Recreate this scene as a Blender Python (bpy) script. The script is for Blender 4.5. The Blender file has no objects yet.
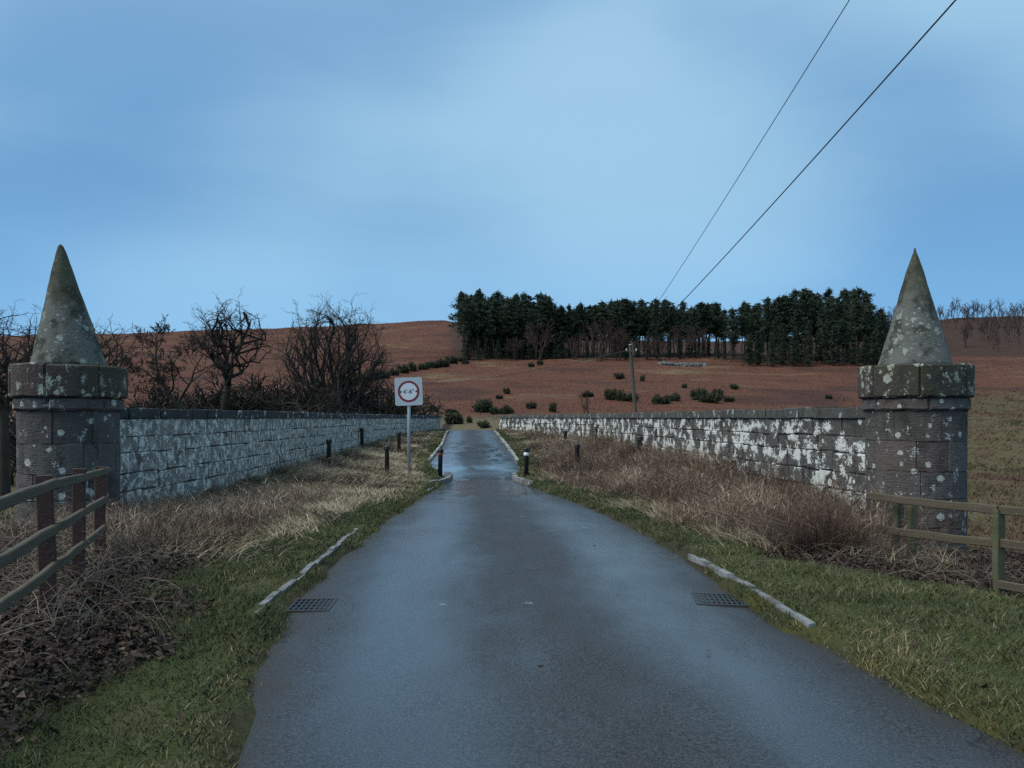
import bpy, math, random
import numpy as np
from mathutils import Vector, Matrix

random.seed(11)
rng = np.random.default_rng(11)
scene = bpy.context.scene
COL = scene.collection

# ------------------------------------------------------------------ camera
cam_d = bpy.data.cameras.new("camera")
cam = bpy.data.objects.new("camera", cam_d)
COL.objects.link(cam)
cam.location = (0.0, 0.0, 1.6)
cam.rotation_euler = (math.radians(90), 0, 0)
cam_d.sensor_width = 36.0
cam_d.lens = 26.72
cam_d.shift_y = 34.0 / 1024.0
cam_d.clip_start = 0.05
cam_d.clip_end = 4000.0
scene.camera = cam

# ------------------------------------------------------------------ world, sun, exposure
SUN_ELEV, SUN_AZ = 52.0, -112.0           # azimuth from +Y (ahead), negative is to the left
world = bpy.data.worlds.new("World")
scene.world = world
world.use_nodes = True
wn = world.node_tree
wn.nodes.clear()


def nd(nt, kind, ins=None, **props):
    n = nt.nodes.new(kind)
    for k, v in props.items():
        setattr(n, k, v)
    for k, v in (ins or {}).items():
        s = n.inputs[k]
        if isinstance(v, bpy.types.NodeSocket):
            nt.links.new(v, s)
        else:
            if s.type == 'RGBA' and len(v) == 3:
                v = (*v, 1.0)
            s.default_value = v
    return n


def mth(nt, op, a, b=0.0, c=0.0, clamp=False):
    n = nd(nt, 'ShaderNodeMath', {0: a, 1: b, 2: c}, operation=op)
    n.use_clamp = clamp
    return n.outputs[0]


def mixc(nt, f, a, b, blend='MIX'):
    n = nd(nt, 'ShaderNodeMix', {0: f, 6: a, 7: b}, data_type='RGBA', blend_type=blend)
    n.clamp_factor = True
    return n.outputs[2]


def rng_map(nt, v, a, b, c=0.0, d=1.0, smooth=True):
    n = nd(nt, 'ShaderNodeMapRange', {0: v, 1: a, 2: b, 3: c, 4: d})
    n.interpolation_type = 'SMOOTHSTEP' if smooth else 'LINEAR'
    return n.outputs[0]


def noise(nt, vec, scale, detail=4.0, rough=0.55, dist=0.0):
    return nd(nt, 'ShaderNodeTexNoise', {'Vector': vec, 'Scale': scale, 'Detail': detail,
                                         'Roughness': rough, 'Distortion': dist}).outputs[0]


def scaled(nt, vec, s):
    return nd(nt, 'ShaderNodeMapping', {'Vector': vec, 'Scale': s}).outputs[0]


SKY_OFF = (1.41, -4.48, -5.98)


def build_sky():
    nt = wn
    sky = nd(nt, 'ShaderNodeTexSky', sky_type='NISHITA')
    sky.sun_disc = False
    sky.sun_elevation = math.radians(SUN_ELEV)
    sky.sun_rotation = math.radians(SUN_AZ)
    sky.air_density = 1.0
    sky.dust_density = 0.6
    sky.ozone_density = 3.0
    tc = nd(nt, 'ShaderNodeTexCoord').outputs['Generated']
    sep = nd(nt, 'ShaderNodeSeparateXYZ', {0: tc})
    # broad soft sheets of stratus, a little longer than high
    big = noise(nt, nd(nt, 'ShaderNodeMapping', {'Vector': tc, 'Location': SKY_OFF, 'Scale': (1.0, 1.0, 1.7)}).outputs[0], 1.5, 2.0, 0.45, 0.25)
    fine = noise(nt, scaled(nt, tc, (1.5, 1.5, 5.0)), 2.6, 6.0, 0.6, 0.6)
    cl = mth(nt, 'ADD', mth(nt, 'MULTIPLY', big, 0.91), mth(nt, 'MULTIPLY', fine, 0.09))
    f = rng_map(nt, cl, 0.36, 0.64)
    thin = mixc(nt, f, (1.1, 2.65, 4.7), (2.7, 4.65, 6.25))   # blue-grey stratus / paler stratus, before strength
    # lower sky a little deeper blue, upper sky paler, as on an overcast evening
    up = rng_map(nt, sep.outputs[2], 0.02, 0.30)
    thin2 = mixc(nt, up, mixc(nt, 0.7, thin, (1.15, 3.45, 6.4)), thin)
    # the deck pales steadily overhead
    thin2 = mixc(nt, rng_map(nt, sep.outputs[2], 0.25, 0.9, 0, .6), thin2, (4.0, 5.6, 6.8))
    col = mixc(nt, 0.86, sky.outputs[0], thin2)
    bg = nd(nt, 'ShaderNodeBackground', {'Color': col, 'Strength': 0.065})
    out = nd(nt, 'ShaderNodeOutputWorld', {'Surface': bg.outputs[0]})


build_sky()
sun_d = bpy.data.lights.new("sun", 'SUN')
sun_d.energy = 1.5
sun_d.angle = math.radians(45)
sun_d.color = (1.0, 0.95, 0.86)
sun = bpy.data.objects.new("sun", sun_d)
COL.objects.link(sun)
_e, _a = math.radians(SUN_ELEV), math.radians(SUN_AZ)
_dir = Vector((math.sin(_a) * math.cos(_e), math.cos(_a) * math.cos(_e), math.sin(_e)))
sun.rotation_euler = _dir.to_track_quat('Z', 'Y').to_euler()
sun.location = (0, 0, 60)
vs = scene.view_settings
vs.view_transform = 'Standard'
vs.look = 'None'
vs.exposure = 1.05
vs.gamma = 1.0
vs.use_curve_mapping = False
scene.cycles.use_denoising = False
scene.cycles.max_bounces = 6
scene.cycles.diffuse_bounces = 3
scene.cycles.glossy_bounces = 3
scene.cycles.transparent_max_bounces = 4

# ------------------------------------------------------------------ small helpers
R_ = math.radians


def tag(o, label=None, cat=None, group=None, kind=None):
    if label: o["label"] = label
    if cat: o["category"] = cat
    if group: o["group"] = group
    if kind: o["kind"] = kind
    return o


def link(name, me, material=None, parent=None):
    o = bpy.data.objects.new(name, me)
    COL.objects.link(o)
    if material is not None and me is not None and not me.materials:
        me.materials.append(material)
    if parent is not None:
        o.parent = parent
    return o


def empty(name, loc=(0, 0, 0), rz=0.0):
    o = bpy.data.objects.new(name, None)
    o.empty_display_size = 0.2
    COL.objects.link(o)
    o.location = loc
    o.rotation_euler = (0, 0, rz)
    return o


def mesh_np(name, verts, quads=None, tris=None, smooth=False, attrs=None):
    """mesh from numpy arrays; attrs: {name: per-vertex float array}"""
    verts = np.asarray(verts, dtype=np.float32).reshape(-1, 3)
    q = np.zeros((0, 4), np.int32) if quads is None else np.asarray(quads, np.int32).reshape(-1, 4)
    t = np.zeros((0, 3), np.int32) if tris is None else np.asarray(tris, np.int32).reshape(-1, 3)
    me = bpy.data.meshes.new(name)
    me.vertices.add(len(verts))
    me.vertices.foreach_set("co", verts.ravel())
    nl = q.size + t.size
    me.loops.add(nl)
    me.loops.foreach_set("vertex_index", np.concatenate([q.ravel(), t.ravel()]).astype(np.int32))
    npol = len(q) + len(t)
    me.polygons.add(npol)
    starts = np.concatenate([np.arange(len(q)) * 4, q.size + np.arange(len(t)) * 3]).astype(np.int32)
    me.polygons.foreach_set("loop_start", starts)
    me.polygons.foreach_set("use_smooth", np.full(npol, bool(smooth)))
    for k, v in (attrs or {}).items():
        a = me.attributes.new(k, 'FLOAT', 'POINT')
        a.data.foreach_set("value", np.asarray(v, np.float32).ravel())
    me.update(calc_edges=True)
    me.validate()
    return me


def mesh_py(name, verts, faces, smooth=False):
    me = bpy.data.meshes.new(name)
    me.from_pydata([tuple(map(float, v)) for v in verts], [], faces)
    if smooth:
        me.polygons.foreach_set("use_smooth", np.ones(len(me.polygons), bool))
    me.update()
    return me


def sstep(a, b, x):
    t = np.clip((np.asarray(x, float) - a) / (b - a), 0, 1)
    return t * t * (3 - 2 * t)


class Curve:
    """smoothed piecewise curve through knots"""
    def __init__(self, ks, smooth=1.5, step=0.1):
        ys = np.array([k[0] for k in ks], float)
        vs_ = np.array([k[1] for k in ks], float)
        self.y = np.arange(ys[0] - 5, ys[-1] + 5, step)
        v = np.interp(self.y, ys, vs_)
        n = max(1, int(smooth / step))
        for _ in range(2):
            pad = np.concatenate([np.full(n, v[0]), v, np.full(n, v[-1])])
            v = np.convolve(pad, np.ones(2 * n + 1) / (2 * n + 1), 'valid')
        self.v = v

    def __call__(self, y):
        return np.interp(y, self.y, self.v)


def vn(x, y, seed=0):
    """value noise 0..1"""
    x = np.asarray(x, float); y = np.asarray(y, float)
    xi = np.floor(x); yi = np.floor(y)
    xf = x - xi; yf = y - yi
    u = xf * xf * (3 - 2 * xf); v = yf * yf * (3 - 2 * yf)

    def h(a, b):
        s = np.sin(a * 127.1 + b * 311.7 + seed * 74.7) * 43758.5453
        return s - np.floor(s)
    return ((h(xi, yi) * (1 - u) + h(xi + 1, yi) * u) * (1 - v)
            + (h(xi, yi + 1) * (1 - u) + h(xi + 1, yi + 1) * u) * v)


def fbm(x, y, seed=0, oct=3):
    s = 0; a = 0.5; t = 0
    for i in range(oct):
        s = s + a * vn(x * 2 ** i, y * 2 ** i, seed + i); t += a; a *= 0.5
    return s / t


# ------------------------------------------------------------------ the lie of the land
ZR = Curve([(-60, 0), (9, 0), (13, -.05), (16.5, -.12), (20, -.21), (23, -.23), (27, .02), (35, .38), (43, .72),
            (49, .83), (56, .62), (70, -.5), (90, -.6)], 1.2)
XL = Curve([(-60, -.8), (0, -1.0), (2, -1.0), (3.5, -1.24), (5, -1.60), (6.7, -1.86), (9, -1.92), (13, -1.96), (16.5, -1.9),
            (20.5, -1.87), (23, -1.95), (25.3, -2.55), (27, -2.95), (35, -3.18), (49, -4.06), (60, -5.0), (90, -7.5)], .35)
XR = Curve([(-60, 3.2), (0, 2.7), (3.5, 2.43), (5, 2.16), (6.7, 1.95), (9, 1.97), (13, 1.62), (16.5, 1.04), (20, .48),
            (22, .14), (24, .1), (25.5, .18), (27, .21), (35, -.32), (49, -1.29), (60, -2.2), (90, -4.7)], .35)
WL = Curve([(9, -6.2), (11, -6.15), (13, -5.9), (15, -5.88), (20, -6.08), (26, -6.27), (36, -6.2), (41.5, -5.55), (47, -4.55), (60, -5.6), (90, -8)], .8)
WR = Curve([(9, 5.6), (11, 5.5), (13, 5.15), (15, 4.97), (19, 4.7), (25, 4.2), (34, 3.05), (40.5, 1.4), (47, -.65), (60, -1.7), (90, -4)], .8)
BL = Curve([(-60, .1), (5, .12), (11, .05), (14, .15), (20, .33), (26, .36), (36, .5), (47, .86), (60, .4), (90, -.6)], 1.0)
BR = Curve([(-60, -.3), (6, -.35), (10, -.38), (12, -.1), (15, .22), (25, .38), (34, .5), (47, .84), (60, .4), (90, -.6)], .8)
FB = Curve([(-300, -2), (-20, -.8), (6, -.35), (12, -.7), (18, -1.5), (30, -2), (60, -2.5), (72, -1.2), (86, .4), (100, 1.2),
            (120, 2.6), (160, 8), (200, 14.5), (250, 22), (300, 31), (400, 46), (480, 50), (900, 30)], 3.0)
RIDGE = Curve([(-600, 44), (-272, 45), (-190, 47), (-75, 50.5), (-35, 53), (20, 47), (60, 42), (130, 41.5), (180, 50),
               (240, 55), (320, 55), (600, 48)], 10)


def far(X, Y):
    z = FB(np.minimum(Y, 250)) + 0.0 * X
    k = np.clip((Y - 250) / 150, 0, 1)
    rid = RIDGE(X * 400 / np.maximum(Y, 300))
    up = 22 + (rid - 22) * (0.25 * k + 0.75 * k ** 1.15)
    z = np.where(Y > 250, up, z)
    z = z - np.clip((Y - 415) / 300, 0, 1) ** 1.3 * 40
    # broad swells of the hill and the gully beside the plantation
    w = sstep(70, 140, Y)
    z = z + w * (fbm(X / 38, Y / 38, 3, 3) - .5) * 3.0 * sstep(100, 250, Y)
    z = z + sstep(80, 120, Y) * (fbm(X / 6, Y / 6, 9, 2) - .5) * 0.7
    z = z + (1 - w) * (fbm(X / 5, Y / 5, 5, 2) - .5) * 0.35
    return z


def ground(X, Y):
    X = np.asarray(X, float); Y = np.asarray(Y, float)
    zr, el, er, wl, wr = ZR(Y), XL(Y), XR(Y), WL(Y), WR(Y)
    tl = np.clip((el - X) / (el - wl), 0, 1); tr = np.clip((X - er) / (wr - er), 0, 1)
    zin = zr + np.where(X < (el + er) / 2, (BL(Y) - zr) * tl ** 3.4, (BR(Y) - zr) * tr ** 2.6)
    d = np.maximum(el - X, X - er)
    d = d + (fbm(X * 1.7, Y * 1.7, 21, 2) - .5) * 0.22
    zin = zin - .07 + .125 * sstep(-.12, .28, d)
    zin = zin + (fbm(X * 1.3, Y * 1.3, 2, 3) - .5) * .13 * sstep(.1, 1.0, d)
    o = np.maximum(wl - X, X - wr)
    width = np.interp(Y, [9.6, 11.4], [9.0, .7])
    k = sstep(0.05, 1.0, o / width)
    k = np.maximum(k, sstep(58, 84, Y))
    k = np.maximum(k, sstep(-10, -60, -Y) * 0)
    return zin * (1 - k) + far(X, Y) * k


def gz(x, y):
    return float(ground(np.array([x]), np.array([y]))[0])


# ------------------------------------------------------------------ materials
def new_mat(name):
    m = bpy.data.materials.new(name)
    m.use_nodes = True
    nt = m.node_tree
    b = nt.nodes['Principled BSDF']
    b.inputs['Specular IOR Level'].default_value = 0.3
    return m, nt, b


def bump(nt, b, h, strength=0.4, dist=0.02):
    n = nd(nt, 'ShaderNodeBump', {'Height': h, 'Strength': strength, 'Distance': dist})
    nt.links.new(n.outputs[0], b.inputs['Normal'])
    return n


def wpos(nt):
    return nd(nt, 'ShaderNodeNewGeometry').outputs['Position']


def opos(nt):
    return nd(nt, 'ShaderNodeTexCoord').outputs['Object']


def orand(nt):
    return nd(nt, 'ShaderNodeObjectInfo').outputs['Random']


def attr(nt, name):
    return nd(nt, 'ShaderNodeAttribute', attribute_name=name).outputs['Fac']


def ramp(nt, f, stops):
    n = nd(nt, 'ShaderNodeValToRGB', {0: f})
    e = n.color_ramp.elements
    while len(e) < len(stops):
        e.new(0.5)
    for i, (p, c) in enumerate(stops):
        e[i].position = p
        e[i].color = (*c, 1.0)
    return n.outputs[0]


def stone_mat(name, dark, mid, lich_lo=.56, lich_hi=.62, spots=.16, streak=.45, lichen=(.62, .64, .60), moss=.0,
              tool=0.0, red=.0, stone_var=.35, lsc=5.2, brk=.16, algae=.8):
    m, nt, b = new_mat(name)
    P = wpos(nt)
    rnd = orand(nt)
    base = mixc(nt, noise(nt, P, 3.1, 5, .6), dark, mid)
    base = mixc(nt, mth(nt, 'MULTIPLY', rnd, stone_var), base, (dark[0] * .55, dark[1] * .55, dark[2] * .58))
    if red:
        rr = rng_map(nt, mth(nt, 'FRACT', mth(nt, 'MULTIPLY', rnd, 7.31)), .45, .8)
        base = mixc(nt, mth(nt, 'MULTIPLY', rr, red), base, (.125, .082, .073))
    # dark algae runs
    al = noise(nt, scaled(nt, P, (2.4, 2.4, 1.2)), 1.9, 6, .68)
    base = mixc(nt, rng_map(nt, al, .48, .72, 0, algae), base, (.022, .024, .022))
    if moss:
        mo = rng_map(nt, noise(nt, P, 2.3, 5, .65), .42, .62, 0, moss)
        base = mixc(nt, mo, base, (.060, .066, .026))
    # crust lichen: upright ragged patches, and small round rosettes
    jig = noise(nt, P, 38, 3, .6)
    l1 = noise(nt, scaled(nt, P, (1, 1, streak)), lsc, 5, .62)
    l1 = mth(nt, 'ADD', l1, mth(nt, 'MULTIPLY', mth(nt, 'SUBTRACT', jig, .5), brk))
    f1 = rng_map(nt, l1, lich_lo, lich_hi)
    v = nd(nt, 'ShaderNodeTexVoronoi', {'Vector': P, 'Scale': 6.5, 'Randomness': 1.0})
    sz = nd(nt, 'ShaderNodeSeparateColor', {0: v.outputs['Color']}).outputs[0]
    rad = mth(nt, 'MULTIPLY', mth(nt, 'POWER', sz, 3.0), spots * 2.8)
    dd = mth(nt, 'ADD', v.outputs['Distance'], mth(nt, 'MULTIPLY', mth(nt, 'SUBTRACT', jig, .5), .42))
    f2 = rng_map(nt, mth(nt, 'SUBTRACT', dd, rad), .03, -.03)
    f = mth(nt, 'MAXIMUM', f1, f2)
    lc = mixc(nt, noise(nt, P, 15, 3, .6), lichen, (lichen[0] * .6, lichen[1] * .62, lichen[2] * .6))
    yl = rng_map(nt, mth(nt, 'FRACT', mth(nt, 'MULTIPLY', sz, 13.7)), .8, .86, 0, .5)
    lc = mixc(nt, mth(nt, 'MULTIPLY', yl, f2), lc, (.34, .34, .16))
    base = mixc(nt, f, base, lc)
    nt.links.new(base, b.inputs['Base Color'])
    b.inputs['Roughness'].default_value = .9
    h = mth(nt, 'ADD', mth(nt, 'MULTIPLY', noise(nt, P, 18, 6, .7), 1.4), mth(nt, 'MULTIPLY', f, .12))
    if tool:
        wv = nd(nt, 'ShaderNodeTexWave', {'Vector': scaled(nt, P, (.25, .25, 1)), 'Scale': 9.0, 'Distortion': 9.0, 'Detail': 5.0,
                                          'Detail Scale': 3.0}, wave_type='BANDS', bands_direction='Z')
        h = mth(nt, 'ADD', h, mth(nt, 'MULTIPLY', wv.outputs[1], tool))
    bump(nt, b, h, .8, .025)
    return m


M = {}
M['pillar'] = stone_mat('pillar_sandstone', (.062, .058, .057), (.165, .152, .148), .62, .68, .13, .8, moss=.2, tool=.16,
                        red=.55, lichen=(.5, .51, .47), brk=.4, stone_var=.5, lsc=6)
M['cap'] = stone_mat('cap_sandstone', (.022, .022, .019), (.075, .07, .062), .57, .64, .2, .7, moss=.45, red=.4, lichen=(.40, .42, .36), brk=.45, lsc=6)
M['wall_pale'] = stone_mat('wall_stone_white_lichen', (.055, .053, .048), (.15, .142, .13), .52, .55, .16, 1.25, lichen=(.76, .77, .73), red=.15, lsc=2.6, brk=.34)
M['wall_grey'] = stone_mat('wall_stone_grey_lichen', (.12, .115, .103), (.40, .385, .35), .51, .58, .14, .75, lichen=(.74, .74, .69), red=.08, lsc=9.0, brk=.7, algae=.85)
M['coping'] = stone_mat('coping_stone', (.04, .042, .04), (.14, .14, .135), .60, .66, .1, .6, moss=.3, lichen=(.42, .45, .45))
M['coping_dark'] = stone_mat('coping_stone_dark', (.022, .024, .026), (.07, .073, .076), .585, .63, .1, .7, moss=.1, lichen=(.45, .48, .49))
M['mortar'] = stone_mat('mortar', (.045, .044, .041), (.12, .115, .108), .70, .76, .03, .5)
M['kerb'] = stone_mat('kerb_granite', (.16, .165, .17), (.34, .35, .36), .74, .8, .08, 1, moss=.35)
M['kerb_pale'] = stone_mat('kerb_concrete_pale', (.33, .33, .32), (.5, .5, .48), .75, .8, .05, 1, moss=.25)
M['scree'] = stone_mat('scree_stone', (.14, .14, .135), (.3, .3, .29), .62, .7, .1, 1)


def cone_mat():
    m, nt, b = new_mat('cone_stone')
    P = wpos(nt)
    O = opos(nt)
    z = nd(nt, 'ShaderNodeSeparateXYZ', {0: O}).outputs[2]
    n1 = noise(nt, P, 2.2, 5, .6)
    base = mixc(nt, noise(nt, P, 5, 5, .6), (.060, .065, .056), (.165, .17, .153))
    # the crust of algae: thick over the tip, patchy lower down
    zz = mth(nt, 'ADD', z, mth(nt, 'MULTIPLY', mth(nt, 'SUBTRACT', n1, .5), 1.3))
    tip = rng_map(nt, zz, .80, 1.15)
    base = mixc(nt, mth(nt, 'MULTIPLY', tip, .93), base, mixc(nt, noise(nt, P, 6, 4, .6), (.036, .039, .024), (.092, .092, .060)))
    patch = rng_map(nt, noise(nt, P, 3.6, 4, .6), .47, .62, 0, .85)
    base = mixc(nt, patch, base, (.028, .032, .020))
    jig = noise(nt, P, 34, 3, .6)
    f = None
    for sc, k in ((7.0, .5), (13.0, .45), (26.0, .42)):
        v = nd(nt, 'ShaderNodeTexVoronoi', {'Vector': P, 'Scale': sc})
        sz = nd(nt, 'ShaderNodeSeparateColor', {0: v.outputs['Color']}).outputs[0]
        rad = mth(nt, 'MULTIPLY', mth(nt, 'POWER', sz, 2.0), k)
        dd = mth(nt, 'ADD', v.outputs['Distance'], mth(nt, 'MULTIPLY', mth(nt, 'SUBTRACT', jig, .5), .75))
        g = rng_map(nt, mth(nt, 'SUBTRACT', dd, rad), .04, -.04)
        f = g if f is None else mth(nt, 'MAXIMUM', f, g)
    band = mth(nt, 'SUBTRACT', 1.0, mth(nt, 'MULTIPLY', tip, .8))
    f = mth(nt, 'MULTIPLY', f, mth(nt, 'MULTIPLY', band, rng_map(nt, noise(nt, P, 2.6, 3, .6), .38, .6, .1, .85)))
    base = mixc(nt, f, base, mixc(nt, noise(nt, P, 11, 3, .6), (.36, .39, .36), (.24, .27, .235)))
    nt.links.new(base, b.inputs['Base Color'])
    b.inputs['Roughness'].default_value = .92
    bump(nt, b, mth(nt, 'ADD', noise(nt, P, 26, 5, .65), mth(nt, 'MULTIPLY', f, .15)), .8, .02)
    return m


M['cone'] = cone_mat()


def road_mat():
    m, nt, b = new_mat('wet_asphalt')
    P = wpos(nt)
    agg = noise(nt, P, 70, 4, .75)
    mid = noise(nt, P, 6, 5, .6)
    col = mixc(nt, rng_map(nt, agg, .42, .60), (.005, .005, .006), (.052, .053, .056))
    col = mixc(nt, rng_map(nt, mid, .35, .7, 0, .5), col, (.028, .029, .031))
    # small pale worn chips
    v = nd(nt, 'ShaderNodeTexVoronoi', {'Vector': P, 'Scale': 2.3})
    sz = nd(nt, 'ShaderNodeSeparateColor', {0: v.outputs['Color']}).outputs[1]
    chip = rng_map(nt, mth(nt, 'SUBTRACT', mth(nt, 'ADD', v.outputs['Distance'], mth(nt, 'MULTIPLY', mid, .05)),
                           mth(nt, 'MULTIPLY', mth(nt, 'POWER', sz, 3), .13)), .012, -.012, 0, .55)
    col = mixc(nt, chip, col, (.20, .20, .19))
    U = attr(nt, 'across')
    ck = nd(nt, 'ShaderNodeTexVoronoi', {'Vector': nd(nt, 'ShaderNodeVectorMath', {0: P, 1: nd(nt, 'ShaderNodeVectorMath', {0: nd(nt, 'ShaderNodeTexNoise', {'Vector': P, 'Scale': 2.5, 'Detail': 4.0}).outputs[1], 3: .6}, operation='SCALE').outputs[0]}, operation='ADD').outputs[0], 'Scale': .75}, feature='DISTANCE_TO_EDGE')
    crack = mth(nt, 'MULTIPLY', rng_map(nt, ck.outputs['Distance'], .011, .003), rng_map(nt, noise(nt, P, .6, 2, .5), .54, .62))
    col = mixc(nt, mth(nt, 'MULTIPLY', crack, .85), col, (.004, .004, .004))
    ragged = mth(nt, 'ADD', U, mth(nt, 'MULTIPLY', mth(nt, 'SUBTRACT', noise(nt, P, 1.8, 5, .65), .5), .14))
    dirt = mth(nt, 'MAXIMUM', rng_map(nt, ragged, .10, .03), rng_map(nt, ragged, .90, .97))
    col = mixc(nt, mth(nt, 'MULTIPLY', dirt, .65), col, mixc(nt, agg, (.014, .012, .009), (.05, .043, .030)))
    nt.links.new(col, b.inputs['Base Color'])
    wet = noise(nt, scaled(nt, P, (1.0, .28, 1)), .85, 4, .55, .4)
    wet2 = noise(nt, scaled(nt, P, (1.0, .6, 1)), 2.6, 4, .6)
    w = mth(nt, 'ADD', mth(nt, 'MULTIPLY', wet, .72), mth(nt, 'MULTIPLY', wet2, .28))
    g1 = mth(nt, 'POWER', 2.718, mth(nt, 'MULTIPLY', mth(nt, 'POWER', mth(nt, 'DIVIDE', mth(nt, 'SUBTRACT', U, .25), .13), 2.0), -1.0))
    g2 = mth(nt, 'POWER', 2.718, mth(nt, 'MULTIPLY', mth(nt, 'POWER', mth(nt, 'DIVIDE', mth(nt, 'SUBTRACT', U, .76), .12), 2.0), -1.0))
    trk = mth(nt, 'ADD', g1, mth(nt, 'MULTIPLY', g2, .9))     # tyre-polished tracks hold the water film
    w = mth(nt, 'ADD', mth(nt, 'MULTIPLY', w, .5), mth(nt, 'MULTIPLY', trk, .24))
    wetf = rng_map(nt, w, .20, .50)
    wetf = mth(nt, 'MULTIPLY', wetf, mth(nt, 'SUBTRACT', 1.0, mth(nt, 'MULTIPLY', dirt, .9)))
    # water stands in the dip before the hump
    yy = nd(nt, 'ShaderNodeSeparateXYZ', {0: P}).outputs[1]
    dip = mth(nt, 'MULTIPLY', rng_map(nt, yy, 13, 19), rng_map(nt, yy, 46, 30))
    pud = noise(nt, scaled(nt, P, (1.3, .5, 1)), 1.1, 4, .6, .8)
    pud = rng_map(nt, mth(nt, 'ADD', pud, mth(nt, 'MULTIPLY', dip, .16)), .60, .68)
    pud = mth(nt, 'MULTIPLY', pud, dip)
    rough = mth(nt, 'SUBTRACT', .68, mth(nt, 'MULTIPLY', wetf, .30))
    rough = mth(nt, 'SUBTRACT', rough, mth(nt, 'MULTIPLY', pud, .16))
    nt.links.new(rough, b.inputs['Roughness'])
    b.inputs['Specular IOR Level'].default_value = .5
    b.inputs['IOR'].default_value = 1.42
    film = nd(nt, 'ShaderNodeMapRange', {0: wetf, 3: .04, 4: .95}).outputs[0]
    nt.links.new(mth(nt, 'ADD', film, mth(nt, 'MULTIPLY', pud, .4), clamp=True), b.inputs['Coat Weight'])
    nt.links.new(mth(nt, 'SUBTRACT', .24, mth(nt, 'MULTIPLY', pud, .17)), b.inputs['Coat Roughness'])
    b.inputs['Coat IOR'].default_value = 1.45
    hs = mth(nt, 'ADD', mth(nt, 'MULTIPLY', agg, .6), mth(nt, 'MULTIPLY', noise(nt, P, 34, 3, .6), .5))
    st = mth(nt, 'SUBTRACT', .95, mth(nt, 'MULTIPLY', wetf, .3))
    bn = bump(nt, b, mth(nt, 'SUBTRACT', hs, crack), .6, .010)
    nt.links.new(st, bn.inputs['Strength'])
    cn = nd(nt, 'ShaderNodeBump', {'Height': hs, 'Strength': .22, 'Distance': .006})
    nt.links.new(cn.outputs[0], b.inputs['Coat Normal'])
    return m


M['road'] = road_mat()


def ground_mat():
    m, nt, b = new_mat('ground_cover')
    P = wpos(nt)
    n_s = noise(nt, P, 14, 5, .65)
    n_m = noise(nt, P, 2.2, 5, .6)
    n_l = noise(nt, P, .16, 5, .6)
    green = mixc(nt, n_s, (.030, .038, .014), (.085, .095, .034))
    green = mixc(nt, rng_map(nt, n_m, .45, .65, 0, .6), green, (.10, .085, .045))
    dry = mixc(nt, n_s, (.075, .058, .036), (.20, .155, .095))
    dry = mixc(nt, rng_map(nt, n_m, .5, .7, 0, .5), dry, (.06, .05, .028))
    soil = mixc(nt, n_s, (.016, .013, .011), (.05, .038, .03))
    # hill: russet bracken, paler grass lines, dark heather
    nh = noise(nt, scaled(nt, P, (.6, 1.0, 1.0)), .055, 6, .62, .6)
    nf = noise(nt, scaled(nt, P, (.5, 1.6, 1.6)), 1.1, 5, .65)
    hill = mixc(nt, nf, (.085, .037, .025), (.150, .068, .044))
    hill = mixc(nt, rng_map(nt, nh, .56, .68, 0, .7), hill, (.17, .125, .068))
    hill = mixc(nt, rng_map(nt, nh, .48, .36, 0, .75), hill, (.058, .032, .027))
    fld = mixc(nt, noise(nt, P, .9, 5, .65), (.065, .052, .026), (.13, .10, .052))
    fld = mixc(nt, rng_map(nt, noise(nt, P, .11, 4, .6), .55, .68, 0, .8), fld, (.11, .06, .04))
    col = mixc(nt, attr(nt, 'dry'), green, dry)
    col = mixc(nt, attr(nt, 'soil'), col, soil)
    col = mixc(nt, attr(nt, 'hill'), col, hill)
    col = mixc(nt, attr(nt, 'field'), col, fld)
    col = mixc(nt, mth(nt, 'MULTIPLY', attr(nt, 'scrub_and_shade'), .85), col, mixc(nt, nf, (.022, .017, .013), (.075, .045, .034)))
    ms = mth(nt, 'MULTIPLY', attr(nt, 'moss'), rng_map(nt, n_m, .4, .6))
    col = mixc(nt, ms, col, mixc(nt, n_s, (.038, .040, .010), (.095, .088, .024)))
    nt.links.new(col, b.inputs['Base Color'])
    b.inputs['Roughness'].default_value = .95
    b.inputs['Specular IOR Level'].default_value = .1
    bump(nt, b, mth(nt, 'ADD', mth(nt, 'MULTIPLY', n_s, .05), mth(nt, 'MULTIPLY', nf, mth(nt, 'MULTIPLY', attr(nt, 'hill'), .5))), 1.0, .9)
    return m


M['ground'] = ground_mat()


def blade_mat(name, stops, rough=.75, spec=.15, up=.65):
    m, nt, b = new_mat(name)
    # many fine leaflets scatter light as a soft mass: lean the shading normal towards the sky
    N_ = nd(nt, 'ShaderNodeNewGeometry').outputs['Normal']
    va = nd(nt, 'ShaderNodeVectorMath', {0: N_, 1: (1 - up, 1 - up, 1 - up), 2: (0, 0, up)}, operation='MULTIPLY_ADD').outputs[0]
    nt.links.new(nd(nt, 'ShaderNodeVectorMath', {0: va}, operation='NORMALIZE').outputs[0], b.inputs['Normal'])
    c = ramp(nt, attr(nt, 'tint'), stops)
    if name == 'pine_needles':            # some trees greyer-green than others
        c = mixc(nt, rng_map(nt, orand(nt), .3, 1.0, 0, .55), c, (.035, .046, .026))
    nt.links.new(c, b.inputs['Base Color'])
    b.inputs['Roughness'].default_value = rough
    b.inputs['Specular IOR Level'].default_value = spec
    return m


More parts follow.
